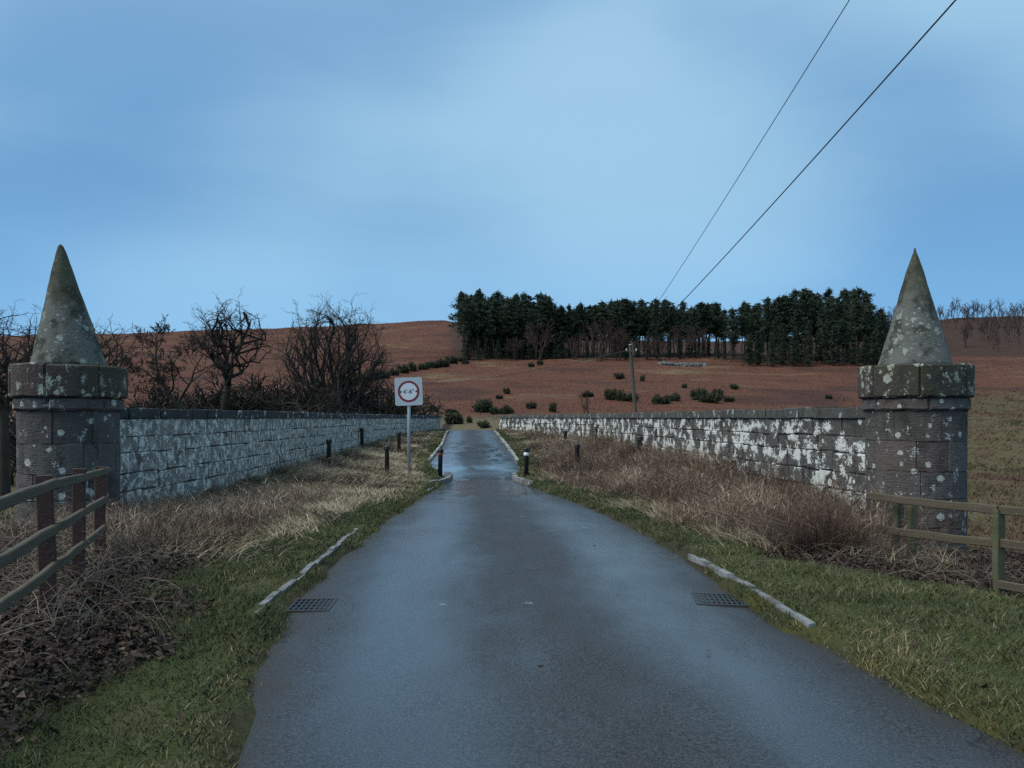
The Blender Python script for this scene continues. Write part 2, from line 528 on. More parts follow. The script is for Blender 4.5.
M['green_grass'] = blade_mat('green_grass', [(0, (.032, .044, .017)), (.35, (.066, .080, .032)), (.6, (.112, .112, .050)),
                                             (.78, (.20, .165, .085)), (1, (.32, .255, .16))])
M['pasture'] = blade_mat('pasture', [(0, (.036, .034, .016)), (.4, (.072, .060, .028)), (.65, (.12, .092, .046)), (.8, (.10, .056, .036)), (1, (.085, .045, .032))])
M['dry_grass'] = blade_mat('dry_grass', [(0, (.09, .068, .046)), (.3, (.20, .158, .105)), (.65, (.33, .268, .185)),
                                         (.9, (.48, .40, .28)), (1, (.12, .125, .05))])
M['dead_stem'] = blade_mat('dead_stems', [(0, (.042, .025, .019)), (.4, (.122, .080, .057)), (.75, (.235, .170, .120)),
                                          (1, (.44, .37, .285))])
M['bramble'] = blade_mat('bramble', [(0, (.05, .035, .03)), (.5, (.13, .105, .085)), (1, (.33, .29, .235))])
M['litter'] = blade_mat('leaf_litter', [(0, (.016, .011, .009)), (.45, (.045, .029, .022)), (.8, (.085, .055, .04)),
                                        (1, (.15, .11, .08))], .75, .2, up=.3)
M['bracken'] = blade_mat('bracken', [(0, (.066, .030, .022)), (.4, (.110, .050, .035)), (.75, (.155, .075, .051)),
                                     (1, (.23, .15, .085))], up=.9)
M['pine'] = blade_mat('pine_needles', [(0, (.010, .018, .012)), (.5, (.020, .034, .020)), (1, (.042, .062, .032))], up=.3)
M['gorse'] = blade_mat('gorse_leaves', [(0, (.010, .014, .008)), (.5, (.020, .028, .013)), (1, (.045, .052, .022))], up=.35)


def bark_mat(name, a, c, green=0.0):
    m, nt, b = new_mat(name)
    P = wpos(nt)
    col = mixc(nt, noise(nt, scaled(nt, P, (1, 1, .3)), 9, 4, .6), a, c)
    if green:
        col = mixc(nt, rng_map(nt, noise(nt, P, 1.5, 3, .6), .45, .65, 0, green), col, (.05, .06, .022))
    nt.links.new(col, b.inputs['Base Color'])
    b.inputs['Roughness'].default_value = .9
    bump(nt, b, noise(nt, scaled(nt, P, (1, 1, .25)), 22, 4, .6), .8, .03)
    return m


M['bark'] = bark_mat('bark_dark', (.020, .017, .015), (.06, .05, .042), .3)
M['twig'] = bark_mat('twigs_dark', (.018, .015, .013), (.045, .036, .031))
M['twig_red'] = bark_mat('twigs_reddish', (.035, .022, .020), (.075, .048, .043))
M['pine_bark'] = bark_mat('pine_bark', (.022, .018, .016), (.06, .045, .037))
M['thicket'] = bark_mat('thicket_twigs', (.012, .010, .009), (.034, .028, .024), .3)


def wood_mat(name, a, c, moss):
    m, nt, b = new_mat(name)
    O = opos(nt)
    g = noise(nt, scaled(nt, O, (1.2, 26, 26)), 1.0, 5, .6, .6)
    k = noise(nt, O, 3.5, 4, .6)
    col = mixc(nt, g, a, c)
    col = mixc(nt, rng_map(nt, k, .42, .66, 0, moss), col, (.062, .07, .028))
    v = nd(nt, 'ShaderNodeTexVoronoi', {'Vector': wpos(nt), 'Scale': 34.0})
    col = mixc(nt, rng_map(nt, v.outputs['Distance'], .16, .10, 0, .5), col, (.30, .32, .28))
    nt.links.new(col, b.inputs['Base Color'])
    b.inputs['Roughness'].default_value = .82
    bump(nt, b, mth(nt, 'ADD', g, mth(nt, 'MULTIPLY', k, .3)), .7, .006)
    return m


M['rail'] = wood_mat('rail_wood', (.04, .03, .020), (.145, .115, .080), .3)
M['post_red'] = wood_mat('post_wood_reddish', (.035, .018, .016), (.095, .05, .042), .15)
M['post_green'] = wood_mat('post_wood_mossy', (.06, .06, .036), (.13, .125, .07), .8)
M['pole_wood'] = bark_mat('pole_wood', (.05, .042, .036), (.15, .13, .11), .4)


def plain(name, col, rough=.5, metal=0.0, spec=.5, grime=.25, gs=9.0):
    m, nt, b = new_mat(name)
    P = wpos(nt)
    c = mixc(nt, rng_map(nt, noise(nt, P, gs, 5, .65), .45, .75, 0, grime), col, (col[0] * .45, col[1] * .45, col[2] * .42))
    nt.links.new(c, b.inputs['Base Color'])
    nt.links.new(rng_map(nt, noise(nt, P, gs * 2, 4, .6), .3, .7, rough * .8, min(1, rough * 1.25)), b.inputs['Roughness'])
    b.inputs['Metallic'].default_value = metal
    b.inputs['Specular IOR Level'].default_value = spec
    return m


M['black_paint'] = plain('black_paint', (.012, .012, .013), .45, grime=-.0)
M['red_band'] = plain('red_reflector', (.45, .035, .025), .35)
M['white_band'] = plain('white_reflector', (.85, .87, .88), .35, grime=.1)
M['sign_white'] = plain('sign_white', (.66, .70, .72), .4, grime=.12, gs=5)
M['sign_grey'] = plain('sign_grey_white', (.46, .51, .54), .45, grime=.25, gs=5)
M['sign_red'] = plain('sign_red', (.22, .008, .02), .4, grime=.15)
M['sign_black'] = plain('sign_black', (.012, .012, .014), .45, grime=0)
M['galv'] = plain('galvanised_steel', (.33, .36, .39), .5, .3)
M['iron'] = plain('cast_iron', (.022, .018, .017), .45, .4)
M['iron_worn'] = plain('cast_iron_worn', (.04, .037, .036), .55, .3)
M['wire'] = plain('wire', (.02, .018, .02), .6, grime=0)
M['porcelain'] = plain('porcelain', (.55, .55, .52), .3)

# ------------------------------------------------------------------ ground sheet
def axis(segs):
    out = [segs[0][0]]
    for a, b_, s0, s1 in segs:
        x = a
        while x < b_ - 1e-6:
            k = (x - a) / (b_ - a)
            x = min(b_, x + s0 + (s1 - s0) * k)
            out.append(x)
    return np.array(out)


def build_ground():
    xs_r = axis([(0, 3.6, .13, .13), (3.6, 9, .16, .25), (9, 30, .3, 1.2), (30, 220, 1.2, 4), (220, 900, 4, 60)])
    xs = np.concatenate([-xs_r[::-1], xs_r[1:]])
    ys = axis([(-220, -12, 30, 2), (-12, 1.5, 2, .3), (1.5, 12, .12, .13), (12, 30, .15, .25), (30, 52, .25, .4), (52, 110, .5, 1.2),
               (110, 430, 1.3, 3), (430, 900, 6, 60)])
    X, Y = np.meshgrid(xs, ys)
    Z = ground(X, Y)
    nx, ny = len(xs), len(ys)
    idx = np.arange(nx * ny).reshape(ny, nx)
    q = np.stack([idx[:-1, :-1], idx[:-1, 1:], idx[1:, 1:], idx[1:, :-1]], -1).reshape(-1, 4)
    # colour zones of the ground cover, with shade painted under the wood
    d = np.maximum(XL(Y) - X, X - XR(Y))
    left = X < (XL(Y) + XR(Y)) / 2
    wob = (fbm(X * .9, Y * .9, 31, 3) - .5)
    dry = np.where(left, sstep(8, 13, Y) * sstep(.5, 1.4, d + wob), sstep(8, 12, Y) * sstep(.7, 1.6, d + wob))
    soil = np.zeros_like(X)
    soil = np.maximum(soil, np.where(left, sstep(-.25, .35, litter_left(X, Y) + wob), sstep(-.2, .3, litter_right(X, Y) + wob * .6)))
    edge = sstep(.26, .02, np.abs(d - .06) + wob * .25)
    soil = np.maximum(soil, edge * .75 * (Y < 60))
    inside = (X > WL(Y) - .3) & (X < WR(Y) + .3)
    out = sstep(11, 12, Y) * (1 - inside)
    dry = np.where(out > .5, .55, dry)
    soil = soil * (1 - out)
    hill = sstep(100, 118, Y + wob * 14)
    hill = np.maximum(hill, 0)
    r = X / np.maximum(Y, 1)
    dry = np.maximum(dry, sstep(70, 85, Y) * .85)
    field = sstep(.40, .46, r) * sstep(26, 34, Y) * sstep(150, 132, Y + (r - .6) * -120 + wob * 26)
    field = np.maximum(field, sstep(26, 34, Y) * sstep(110, 60, Y) * .6 * (r < -.3))
    scrub_and_shade = sstep(.44, .5, r) * sstep(245, 262, Y + wob * 20)
    wood_shade = sstep(-.09, -.07, r) * sstep(.5, .47, r) * sstep(205, 225, Y + wob * 16 - sstep(.33, .22, r) * 26)  # darkness under the plantation trees, put into the ground colour
    scrub_and_shade = np.maximum(scrub_and_shade, wood_shade)
    moss = np.where(left, sstep(.5, .1, d) * sstep(9, 12, Y) * sstep(22, 18, Y), sstep(.55, .1, d) * sstep(8, 6.5, Y)) * (d > 0)
    me = mesh_np('ground', np.stack([X, Y, Z], -1), q, smooth=True,
                 attrs={'dry': dry, 'soil': soil, 'hill': hill, 'field': field, 'scrub_and_shade': scrub_and_shade, 'moss': moss})
    tag(link('ground', me, M['ground']), kind='structure')


LLX = Curve([(-60, -2.2), (2, -2.6), (3.8, -2.85), (4.5, -2.68), (5.5, -2.62), (6.4, -3.0), (7.2, -3.35), (9, -3.7), (10.5, -4.2),
             (13, -5.6), (16, -7)], .4)


def litter_left(X, Y):
    """positive where leaf litter and brambles cover the left verge"""
    return (LLX(Y) - X)


def litter_right(X, Y):
    return np.minimum(np.minimum(X - 3.0 - np.maximum(0, 8.6 - Y) * 1.2, Y - 7.7), 10.6 - Y)


build_ground()


def build_road():
    ys = axis([(-60, 0, 3, .5), (0, 30, .2, .25), (30, 78, .3, .6)])
    n = 17
    u = np.linspace(0, 1, n)
    el, er = XL(ys) - .22, XR(ys) + .22
    X = el[:, None] + (er - el)[:, None] * u
    Y = np.repeat(ys[:, None], n, 1)
    c = 1 - (2 * u - 1) ** 2
    Z = ZR(ys)[:, None] + .045 * c[None, :] - .03
    # a shallow mend and slight settlement
    Z = Z + (fbm(X * .8, Y * .8, 51, 2) - .5) * .022
    idx = np.arange(len(ys) * n).reshape(len(ys), n)
    q = np.stack([idx[:-1, :-1], idx[:-1, 1:], idx[1:, 1:], idx[1:, :-1]], -1).reshape(-1, 4)
    o = link('road', mesh_np('road', np.stack([X, Y, Z], -1), q, smooth=True, attrs={'across': np.repeat(u[None, :], len(ys), 0)}), M['road'])
    tag(o, kind='structure')


build_road()

# ------------------------------------------------------------------ generic shapes
def unit_stone(seed, ch=.05, jit=.032):
    """a dressed block in the unit cube: chamfered faces front and back, uneven arrises"""
    r = random.Random(seed)
    j = lambda s: r.uniform(-s, s)
    V = []
    for y, ins in ((-.5, ch), (-.475, 0.004), (.475, 0.004), (.5, ch)):
        for x, z in ((-1, -1), (1, -1), (1, 1), (-1, 1)):
            V.append((x * (.5 - ins * .8) + j(jit), y + j(.008), z * (.5 - ins * 1.3) + j(jit)))
    F = [(0, 1, 2, 3), (15, 14, 13, 12)]
    for k in range(3):
        for i in range(4):
            a, b_ = k * 4 + i, k * 4 + (i + 1) % 4
            F.append((a, a + 4, b_ + 4, b_))
    return V, F


STONE = [mesh_py('stone', *unit_stone(s)) for s in range(8)]
for me in STONE:
    me.flip_normals()


def stone_variant(material):
    out = []
    for me in STONE:
        c = me.copy()
        c.materials.clear()
        c.materials.append(material)
        out.append(c)
    return out


def box_verts(sx, sy, sz, ch=.0):
    """box centred on the origin with chamfered long edges (along x)"""
    y, z, c = sy / 2, sz / 2, ch
    prof = [(-y + c, -z), (y - c, -z), (y, -z + c), (y, z - c), (y - c, z), (-y + c, z), (-y, z - c), (-y, -z + c)] if ch else \
           [(-y, -z), (y, -z), (y, z), (-y, z)]
    n = len(prof)
    V = [(-sx / 2, *p) for p in prof] + [(sx / 2, *p) for p in prof]
    F = [tuple(range(n))[::-1], tuple(range(n, 2 * n))]
    F += [(i, (i + 1) % n, n + (i + 1) % n, n + i) for i in range(n)]
    return V, F


def beam_mesh(name, L, h, w, seed, segs=7, wob=.008):
    """weathered sawn timber along x: slight bow, uneven edges"""
    r = random.Random(seed)
    V, F = [], []
    c = .008
    y, z = w / 2, h / 2
    prof = [(-y + c, -z), (y - c, -z), (y, -z + c), (y, z - c), (y - c, z), (-y + c, z), (-y, z - c), (-y, -z + c)]
    n = 8
    for i in range(segs + 1):
        t = i / segs
        oy, oz = r.uniform(-wob, wob) * .6, r.uniform(-wob, wob) - .012 * math.sin(math.pi * t)
        k = 1 + r.uniform(-.05, .05)
        for p in prof:
            V.append((-L / 2 + L * t, p[0] * k + oy, p[1] * k + oz))
    F.append(tuple(range(n))[::-1])
    F.append(tuple(range(segs * n, segs * n + n)))
    for i in range(segs):
        for a in range(n):
            b_ = (a + 1) % n
            F.append((i * n + a, i * n + b_, (i + 1) * n + b_, (i + 1) * n + a))
    return mesh_py(name, V, F)


def lathe(name, prof, n=24, smooth=True, jit=None, a0=0, cap=True):
    V, F = [], []
    for r, z in prof:
        for i in range(n):
            a = a0 + 2 * math.pi * i / n
            rr = r if jit is None else r + jit(a, z, r)
            V.append((rr * math.cos(a), rr * math.sin(a), z))
    for k in range(len(prof) - 1):
        for i in range(n):
            j = (i + 1) % n
            F.append((k * n + i, k * n + j, (k + 1) * n + j, (k + 1) * n + i))
    if cap:
        F.append(tuple(range(n))[::-1])
        F.append(tuple(range((len(prof) - 1) * n, len(prof) * n)))
    return mesh_py(name, V, F, smooth)


def tubes(P, Rr, sides):
    """P (N,S,3), Rr (N,S): a tapered tube along each polyline; returns verts, quads"""
    N, S, _ = P.shape
    T = np.gradient(P, axis=1)
    T /= np.linalg.norm(T, axis=2, keepdims=True) + 1e-9
    ref = np.where(np.abs(T[..., 2:3]) < .8, np.array([0, 0, 1.0]), np.array([1.0, 0, 0]))
    ref = np.repeat(ref[:, :1], S, 1)
    U = np.cross(T, ref); U /= np.linalg.norm(U, axis=2, keepdims=True) + 1e-9
    W = np.cross(T, U)
    a = np.arange(sides) * 2 * np.pi / sides
    ring = (P[:, :, None, :] + Rr[:, :, None, None] * (np.cos(a)[None, None, :, None] * U[:, :, None, :]
                                                      + np.sin(a)[None, None, :, None] * W[:, :, None, :]))
    base = (np.arange(N) * S * sides)[:, None, None] + (np.arange(S - 1) * sides)[None, :, None]
    i = np.arange(sides)[None, None, :]
    j = (i + 1) % sides
    q = np.stack(np.broadcast_arrays(base + i, base + j, base + sides + j, base + sides + i), -1).reshape(-1, 4)
    return ring.reshape(-1, 3), q


def join_arrays(parts):
    V, Q, off = [], [], 0
    for v, q in parts:
        V.append(v); Q.append(q + off); off += len(v)
    return np.concatenate(V), np.concatenate(Q)


# ------------------------------------------------------------------ parapet walls
WALL_TOP = 1.60


def build_wall(name, fx, side, mat_s, mat_c, label, cope_lo, y_end):
    root = tag(empty(name, (float(fx(11)), 11.0, 0)), label, 'wall')
    inv = Vector(root.location)
    stones, copes = stone_variant(M[mat_s]), stone_variant(M[mat_c])
    # arc length table
    yy = np.linspace(11.0, y_end, 1500)
    xx = fx(yy)
    s = np.concatenate([[0], np.cumsum(np.hypot(np.diff(xx), np.diff(yy)))])
    total = s[-1]

    def at(u):
        y = float(np.interp(u, s, yy))
        x = float(fx(y))
        dy = .05
        t = Vector((float(fx(y + dy) - fx(y - dy)), 2 * dy, 0)).normalized()
        return x, y, t
    # recessed mortar core
    V, F = [], []
    n = 160
    for i in range(n + 1):
        x, y, t = at(total * i / n)
        nr = Vector((t.y, -t.x, 0))
        zb = gz(x - side * .0, y) - .5
        for sgn in (-1, 1):
            for z in (min(zb, -.4), WALL_TOP - .02):
                V.append((x + nr.x * .176 * sgn - inv.x, y + nr.y * .176 * sgn - inv.y, z))
    for i in range(n):
        a, b_ = i * 4, i * 4 + 4
        F += [(a, b_, b_ + 1, a + 1), (a + 2, a + 3, b_ + 3, b_ + 2), (a + 1, b_ + 1, b_ + 3, a + 3)]
    F += [(0, 1, 3, 2), (n * 4, n * 4 + 2, n * 4 + 3, n * 4 + 1)]
    link('mortar_core', mesh_py('mortar_core', V, F), M['mortar'], root)
    # courses of stones
    r = random.Random(5 if side < 0 else 9)
    heights = [.29, .25, .31, .27, .3, .26, .3, .28, .3]
    z1 = WALL_TOP
    placed = []
    for c, h in enumerate(heights):
        z0 = z1 - h
        u = -r.uniform(0, .4)
        while u < total:
            L = r.choice([.28, .36, .44, .52, .62, .78]) * r.uniform(.9, 1.1)
            a, b_ = max(u, 0), min(u + L, total)
            u += L
            if b_ - a < .12:
                continue
            x, y, t = at((a + b_) / 2)
            inner = x - side * .25
            if z1 < gz(inner, y) - .06:
                continue
            placed.append((a, b_, z0, z1, x, y, t))
        z1 = z0
    placed.sort(key=lambda p: p[5])

    def spec(a, b_, z0, z1, x, y, t):
        th = .40 + r.uniform(-.015, .04)
        ang = math.atan2(t.y, t.x) + r.uniform(-.012, .012)
        loc = (x - inv.x, y - inv.y, (z0 + z1) / 2 + r.uniform(-.012, .012))
        sc = ((b_ - a) - .010, th, (z1 - z0) - .008)
        return ang, loc, sc
    for p in placed[:300]:
        ang, loc, sc = spec(*p)
        o = link('stone', r.choice(stones), None, root)
        o.location = loc
        o.rotation_euler = (r.uniform(-.02, .02), r.uniform(-.025, .025), ang)
        o.scale = sc
    rest = placed[300:]
    if rest:
        parts = []
        base = [unit_stone(q) for q in range(8)]
        for p in rest:
            ang, loc, sc = spec(*p)
            V, F = r.choice(base)
            A = np.array(V) * np.array(sc)
            c_, s_ = math.cos(ang), math.sin(ang)
            B = np.stack([A[:, 0] * c_ - A[:, 1] * s_, A[:, 0] * s_ + A[:, 1] * c_, A[:, 2]], -1) + np.array(loc)
            parts.append((B, np.array(F)[:, ::-1]))
        V, Q = join_arrays(parts)
        o = link('far_stonework', mesh_np('far_stonework', V, Q), M[mat_s], root)
        o['kind'] = 'stuff'
    # coping stones
    u = 0.0
    while u < total - .05:
        L = min(r.uniform(.55, 1.05), total - u)
        x, y, t = at(u + L / 2)
        o = link('coping_stone', r.choice(copes), None, root)
        h = cope_lo + r.uniform(-.012, .012)
        o.location = (x - inv.x, y - inv.y, WALL_TOP + h / 2 - .006)
        o.rotation_euler = (r.uniform(-.02, .02), r.uniform(-.012, .012), math.atan2(t.y, t.x))
        o.scale = (L - .012, .50 + r.uniform(-.02, .02), h)
        u += L
    return root


build_wall('parapet_wall', WL, -1, 'wall_grey', 'coping_dark',
           'long grey lichened stone parapet wall running from the left pillar to the bridge', .165, 47.0)
build_wall('parapet_wall', WR, 1, 'wall_pale', 'coping',
           'long stone parapet wall blotched with white lichen, joining the right pillar', .175, 47.0)

# ------------------------------------------------------------------ gate pillars
def arc_block(name, r0, r1, a0, a1, z0, z1, seed, ch=.008, segs=5, gap=.0025):
    """a curved ashlar: outer face proud with chamfered arrises"""
    r = random.Random(seed)
    g = gap / r1
    a0 += g; a1 -= g; z0 += gap * .5; z1 -= gap * .5
    ca = ch / r1
    rows = [(r0, z0), (r1 - ch, z0), (r1, z0 + ch), (r1, z1 - ch), (r1 - ch, z1), (r0, z1)]
    cols = [a0] + [a0 + ca + (a1 - a0 - 2 * ca) * i / segs for i in range(segs + 1)] + [a1]
    V, F = [], []
    out = r.uniform(-.006, .008)
    for ci, a in enumerate(cols):
        end = ci in (0, len(cols) - 1)
        for ri, (rad, z) in enumerate(rows):
            rr = rad
            if 0 < ri < 5:
                rr = rad + out + r.uniform(-.004, .004) - (ch if end and ri in (2, 3) else 0)
            V.append((rr * math.cos(a), rr * math.sin(a), z + r.uniform(-.008, .008)))
    n = len(rows)
    for c in range(len(cols) - 1):
        for k in range(n - 1):
            F.append((c * n + k, (c + 1) * n + k, (c + 1) * n + k + 1, c * n + k + 1))
    F.append(tuple(range(n))[::-1])
    last = (len(cols) - 1) * n
    F.append(tuple(range(last, last + n)))
    return mesh_py(name, V, F)


def build_pillar(x, y, z_low, label, seed, broken):
    root = tag(empty('stone_pillar', (x, y, 0)), label, 'pillar')
    r = random.Random(seed)
    RS = .65
    core = lathe('mortar_core', [(RS - .018, z_low - .4), (RS - .018, 1.7), (RS - .018, 1.78), (.3, 1.8)], 40)
    link('mortar_core', core, M['pillar'], root)
    # shaft courses
    z1 = 1.70
    hs = [.37, .33, .46, .36, .40, .35, .42, .36]
    phase = r.random()
    while z1 > z_low - .25:
        h = hs[int(phase * 97) % len(hs)] if False else r.choice(hs)
        z0 = z1 - h
        n = r.choice([6, 7, 7, 8])
        cuts = sorted(((i + r.uniform(-.16, .16)) / n) for i in range(n))
        off = r.random() * 6.28
        for i in range(n):
            a0 = cuts[i] * 2 * math.pi + off
            a1 = (cuts[(i + 1) % n] + (1 if i == n - 1 else 0)) * 2 * math.pi + off
            link('shaft_stone', arc_block('shaft_stone', RS - .2, RS, a0, a1, z0, z1, r.random()), M['pillar'], root)
        z1 = z0
    # necking ring under the cap
    n = 6
    off = r.random() * 6
    for i in range(n):
        a0, a1 = off + i * 2 * math.pi / n, off + (i + 1) * 2 * math.pi / n
        link('neck_stone', arc_block('neck_stone', .4, .70, a0, a1, 1.70, 1.885, r.random(), .03), M['pillar'], root)
    # drum cap
    n = 7
    off = r.random() * 6
    for i in range(n):
        a0 = off + (i + r.uniform(-.06, .06)) * 2 * math.pi / n
        a1 = off + (i + 1) * 2 * math.pi / n
        a0 = off + i * 2 * math.pi / n
        link('cap_stone', arc_block('cap_stone', .2, .745, a0, a1, 1.885, 2.345 + r.uniform(-.006, .006), r.random(), .024, 6), M['cap'], root)
    # cone
    H = 1.72 if not broken else 1.86
    rb = .49
    prof = []
    m = 34
    for i in range(m + 1):
        t = i / m
        rr = rb * (1 - t) * (1 + .22 * t * t)
        rr = max(rr, .012)
        prof.append((rr, t * H))
    rs = [r.uniform(0, 6.28) for _ in range(6)]

    def jit(a, z, q):
        w = (math.sin(2 * a + rs[0] + z * 3) * .006 + math.sin(5 * a + rs[1] - z * 7) * .003 + math.sin(9 * a + rs[2] + z * 17) * .002)
        return w * min(1, q / .08)
    cone = lathe('cone', prof, 56, True, jit)
    if broken:
        for v in cone.vertices:            # snapped, slanted tip
            lim = 1.775 - .35 * v.co.x - .2 * v.co.y
            if v.co.z > lim - .012:
                v.co.z = lim - .012 + (v.co.z - lim) * .12 + .008 * math.sin(v.co.x * 190)
        for v in cone.vertices:
            v.co.x -= .075 * v.co.z
    o = link('cone', cone, M['cone'], root)
    o.location = (0, 0, 2.335)
    return root


build_pillar(-6.40, 11.0, 0.0, 'round stone pillar with chipped blunt cone top at the left wall end', 3, True)
build_pillar(5.83, 11.0, -.5, 'round stone pillar with sharp cone top at the right wall end', 8, False)

# ------------------------------------------------------------------ bollards
def build_bollard(x, y, top, label, band=None):
    z = gz(x, y)
    h = top - z if top else .95
    h = min(max(h, .85), 1.15)
    root = tag(empty('bollard', (x, y, z), random.uniform(0, 3)), label, 'bollard', 'bollards across the verges')
    rr = .068
    o = link('post', lathe('post', [(rr, -.25), (rr, h - .16), (rr * 1.02, h - .15)], 16), M['black_paint'], root)
    link('collar', lathe('collar', [(rr * 1.0, h - .15), (rr * 1.32, h - .14), (rr * 1.36, h - .11), (rr * 1.1, h - .1)], 16), M['black_paint'], root)
    link('cap', lathe('cap', [(rr * 1.12, h - .1), (rr * 1.36, h - .085), (rr * 1.36, h - .05), (rr * 1.05, h - .03), (rr * .6, h - .012),
                              (rr * .3, h)], 16), M['black_paint'], root)
    if band:
        b0 = h - .16 - (.10 if band == 'white_band' else .05)
        link('reflector', lathe('reflector', [(rr + .001, b0), (rr + .007, b0 + .004), (rr + .007, h - .164), (rr + .001, h - .161)], 16), M[band], root)
    root.rotation_euler = (random.uniform(-.025, .025), random.uniform(-.025, .025), random.uniform(0, 3))
    return root


build_bollard(-5.47, 22.7, 1.6 - 22 * 22.7 / 760, 'black bollard nearest the left wall, in the front row')
build_bollard(-5.92, 30.0, 1.6 - 15 * 30 / 760, 'black bollard against the left wall, behind the front row')
build_bollard(-3.83, 23.3, 1.6 - 27 * 23.3 / 760, 'black bollard in the grass just left of the sign post, front row')
build_bollard(-4.46, 30.0, 1.6 - 22 * 30 / 760, 'black bollard behind the sign post, partly beside its left edge')
build_bollard(-2.15, 22.7, 1.6 - 30 * 22.7 / 760, 'black bollard with red reflector band at the left road edge', 'red_band')
build_bollard(.43, 22.7, 1.6 - 29 * 22.7 / 760, 'black bollard with white reflector band at the right road edge', 'white_band')
build_bollard(1.96, 22.7, 1.6 - 25 * 22.7 / 760, 'black bollard in brown grass, next right of the white banded one')
build_bollard(2.1, 30.0, 1.6 - 20 * 30 / 760, 'black bollard half hidden in dead grass, behind the front right row')
build_bollard(3.36, 30.0, 1.6 - 14 * 30 / 760, 'black bollard top showing against the foot of the right wall')
build_bollard(3.82, 22.7, 1.6 - 18 * 22.7 / 760, 'black bollard furthest right, close in front of the lichened wall')

# ------------------------------------------------------------------ width limit sign
def disc(name, r0, r1, n=48):
    V, F = [], []
    for i in range(n):
        a = 2 * math.pi * i / n
        if r0 > 0:
            V.append((r0 * math.cos(a), 0, r0 * math.sin(a)))
        V.append((r1 * math.cos(a), 0, r1 * math.sin(a)))
    if r0 > 0:
        F = [(2 * i, 2 * i + 1, (2 * i + 3) % (2 * n), (2 * i + 2) % (2 * n)) for i in range(n)]
    else:
        F = [tuple(range(n))]
    return mesh_py(name, V, F)


def text_mesh(body, size):
    c = bpy.data.curves.new('lettering', 'FONT')
    c.body = body
    c.size = size
    c.align_x = 'CENTER'
    c.align_y = 'CENTER'
    c.extrude = .0008
    c.offset = .0015
    t = bpy.data.objects.new('lettering_source', c)
    COL.objects.link(t)
    dg = bpy.context.evaluated_depsgraph_get()
    me = bpy.data.meshes.new_from_object(t.evaluated_get(dg))
    bpy.data.objects.remove(t)
    return me


def build_sign():
    x, y = (409 - 512) * 22.3 / 760, 22.3
    z = gz(x, y)
    root = tag(empty('width_limit_sign', (x, y, z)), 'square pale road sign with red ring and 6\'-6" on grey post', 'road sign')
    zc = 1.6 + (418 - 391.5) * y / 760 - z
    W = .80
    link('post', lathe('post', [(.048, -.4), (.048, zc + .32), (.03, zc + .33)], 16), M['galv'], root)
    # plate with rounded corners
    n = 6
    rc = .06
    V = []
    for cx, cz, a0 in ((1, 1, 0), (-1, 1, 90), (-1, -1, 180), (1, -1, 270)):
        for i in range(n + 1):
            a = R_(a0 + 90 * i / n)
            V.append((cx * (W / 2 - rc) + rc * math.cos(a), cz * (W / 2 + .01 - rc) + rc * math.sin(a)))
    k = len(V)
    VV = [(p[0], -.004, p[1]) for p in V] + [(p[0], .004, p[1]) for p in V]
    F = [tuple(range(k)), tuple(range(k, 2 * k))[::-1]] + [(i, i + k, (i + 1) % k + k, (i + 1) % k) for i in range(k)]
    plate = link('plate', mesh_py('plate', VV, F), M['sign_grey'], root)
    plate.location = (0, -.075, zc)
    plate.rotation_euler = (0, R_(-2.2), R_(5))
    for nm, r0, r1, yy, mt in (('face', 0, .305, -.0065, 'sign_white'), ('red_ring', .252, .312, -.009, 'sign_red')):
        o = link(nm, disc(nm, r0, r1), M[mt], plate)
        o.location = (0, yy, 0)
    t = link('lettering', text_mesh('6\'-6"', .165), M['sign_black'], plate)
    t.location = (0, -.0095, -.005)
    t.rotation_euler = (R_(90), 0, 0)
    for sgn in (-1, 1):
        me = mesh_py('arrow', [(sgn * .245, 0, .042), (sgn * .188, 0, 0), (sgn * .245, 0, -.042)], [(0, 1, 2)])
        o = link('arrow', me, M['sign_black'], plate)
        o.location = (0, -.0095, -.005)
    for dz in (-.2, .2):
        o = link('clip', lathe('clip', [(.056, -.02), (.056, .02)], 14), M['galv'], root)
        o.location = (0, 0, zc + dz)


build_sign()

# ------------------------------------------------------------------ kerbs and drain grates
def kerb_line(pts, L, w, h, mat_k, seed, drop=0.0):
    """a row of single kerb stones along a polyline, sunk in the verge"""
    r = random.Random(seed)
    P = np.array(pts, float)
    s = np.concatenate([[0], np.cumsum(np.hypot(*np.diff(P, axis=0).T))])
    root = tag(empty('kerb', (P[0][0], P[0][1], gz(*P[0]))), kind='structure')
    stones = stone_variant(M[mat_k])
    u = 0.0
    while u < s[-1] - L * .4:
        l = L * r.uniform(.85, 1.15)
        m_ = min(u + l / 2, s[-1])
        x, y = np.interp(m_, s, P[:, 0]), np.interp(m_, s, P[:, 1])
        x2, y2 = np.interp(m_ + .05, s, P[:, 0]), np.interp(m_ + .05, s, P[:, 1])
        x1, y1 = np.interp(m_ - .05, s, P[:, 0]), np.interp(m_ - .05, s, P[:, 1])
        o = link('kerb_stone', r.choice(stones), None, root)
        zt = float(ZR(y)) + h + r.uniform(-.008, .008) - drop
        o.location = (x + r.uniform(-.008, .008) - root.location.x, y - root.location.y, zt - .1 - root.location.z)
        o.rotation_euler = (r.uniform(-.05, .05), r.uniform(-.03, .03), math.atan2(y2 - y1, x2 - x1) + r.uniform(-.03, .03))
        o.scale = (l - .012, w, .2)
        u += l
    return root


def W2(px, py, z=0.0):
    """a measured ground point: photograph column and row at ground height z"""
    y = (1.6 - z) * 760 / (py - 418)
    return ((px - 512) * y / 760, y)


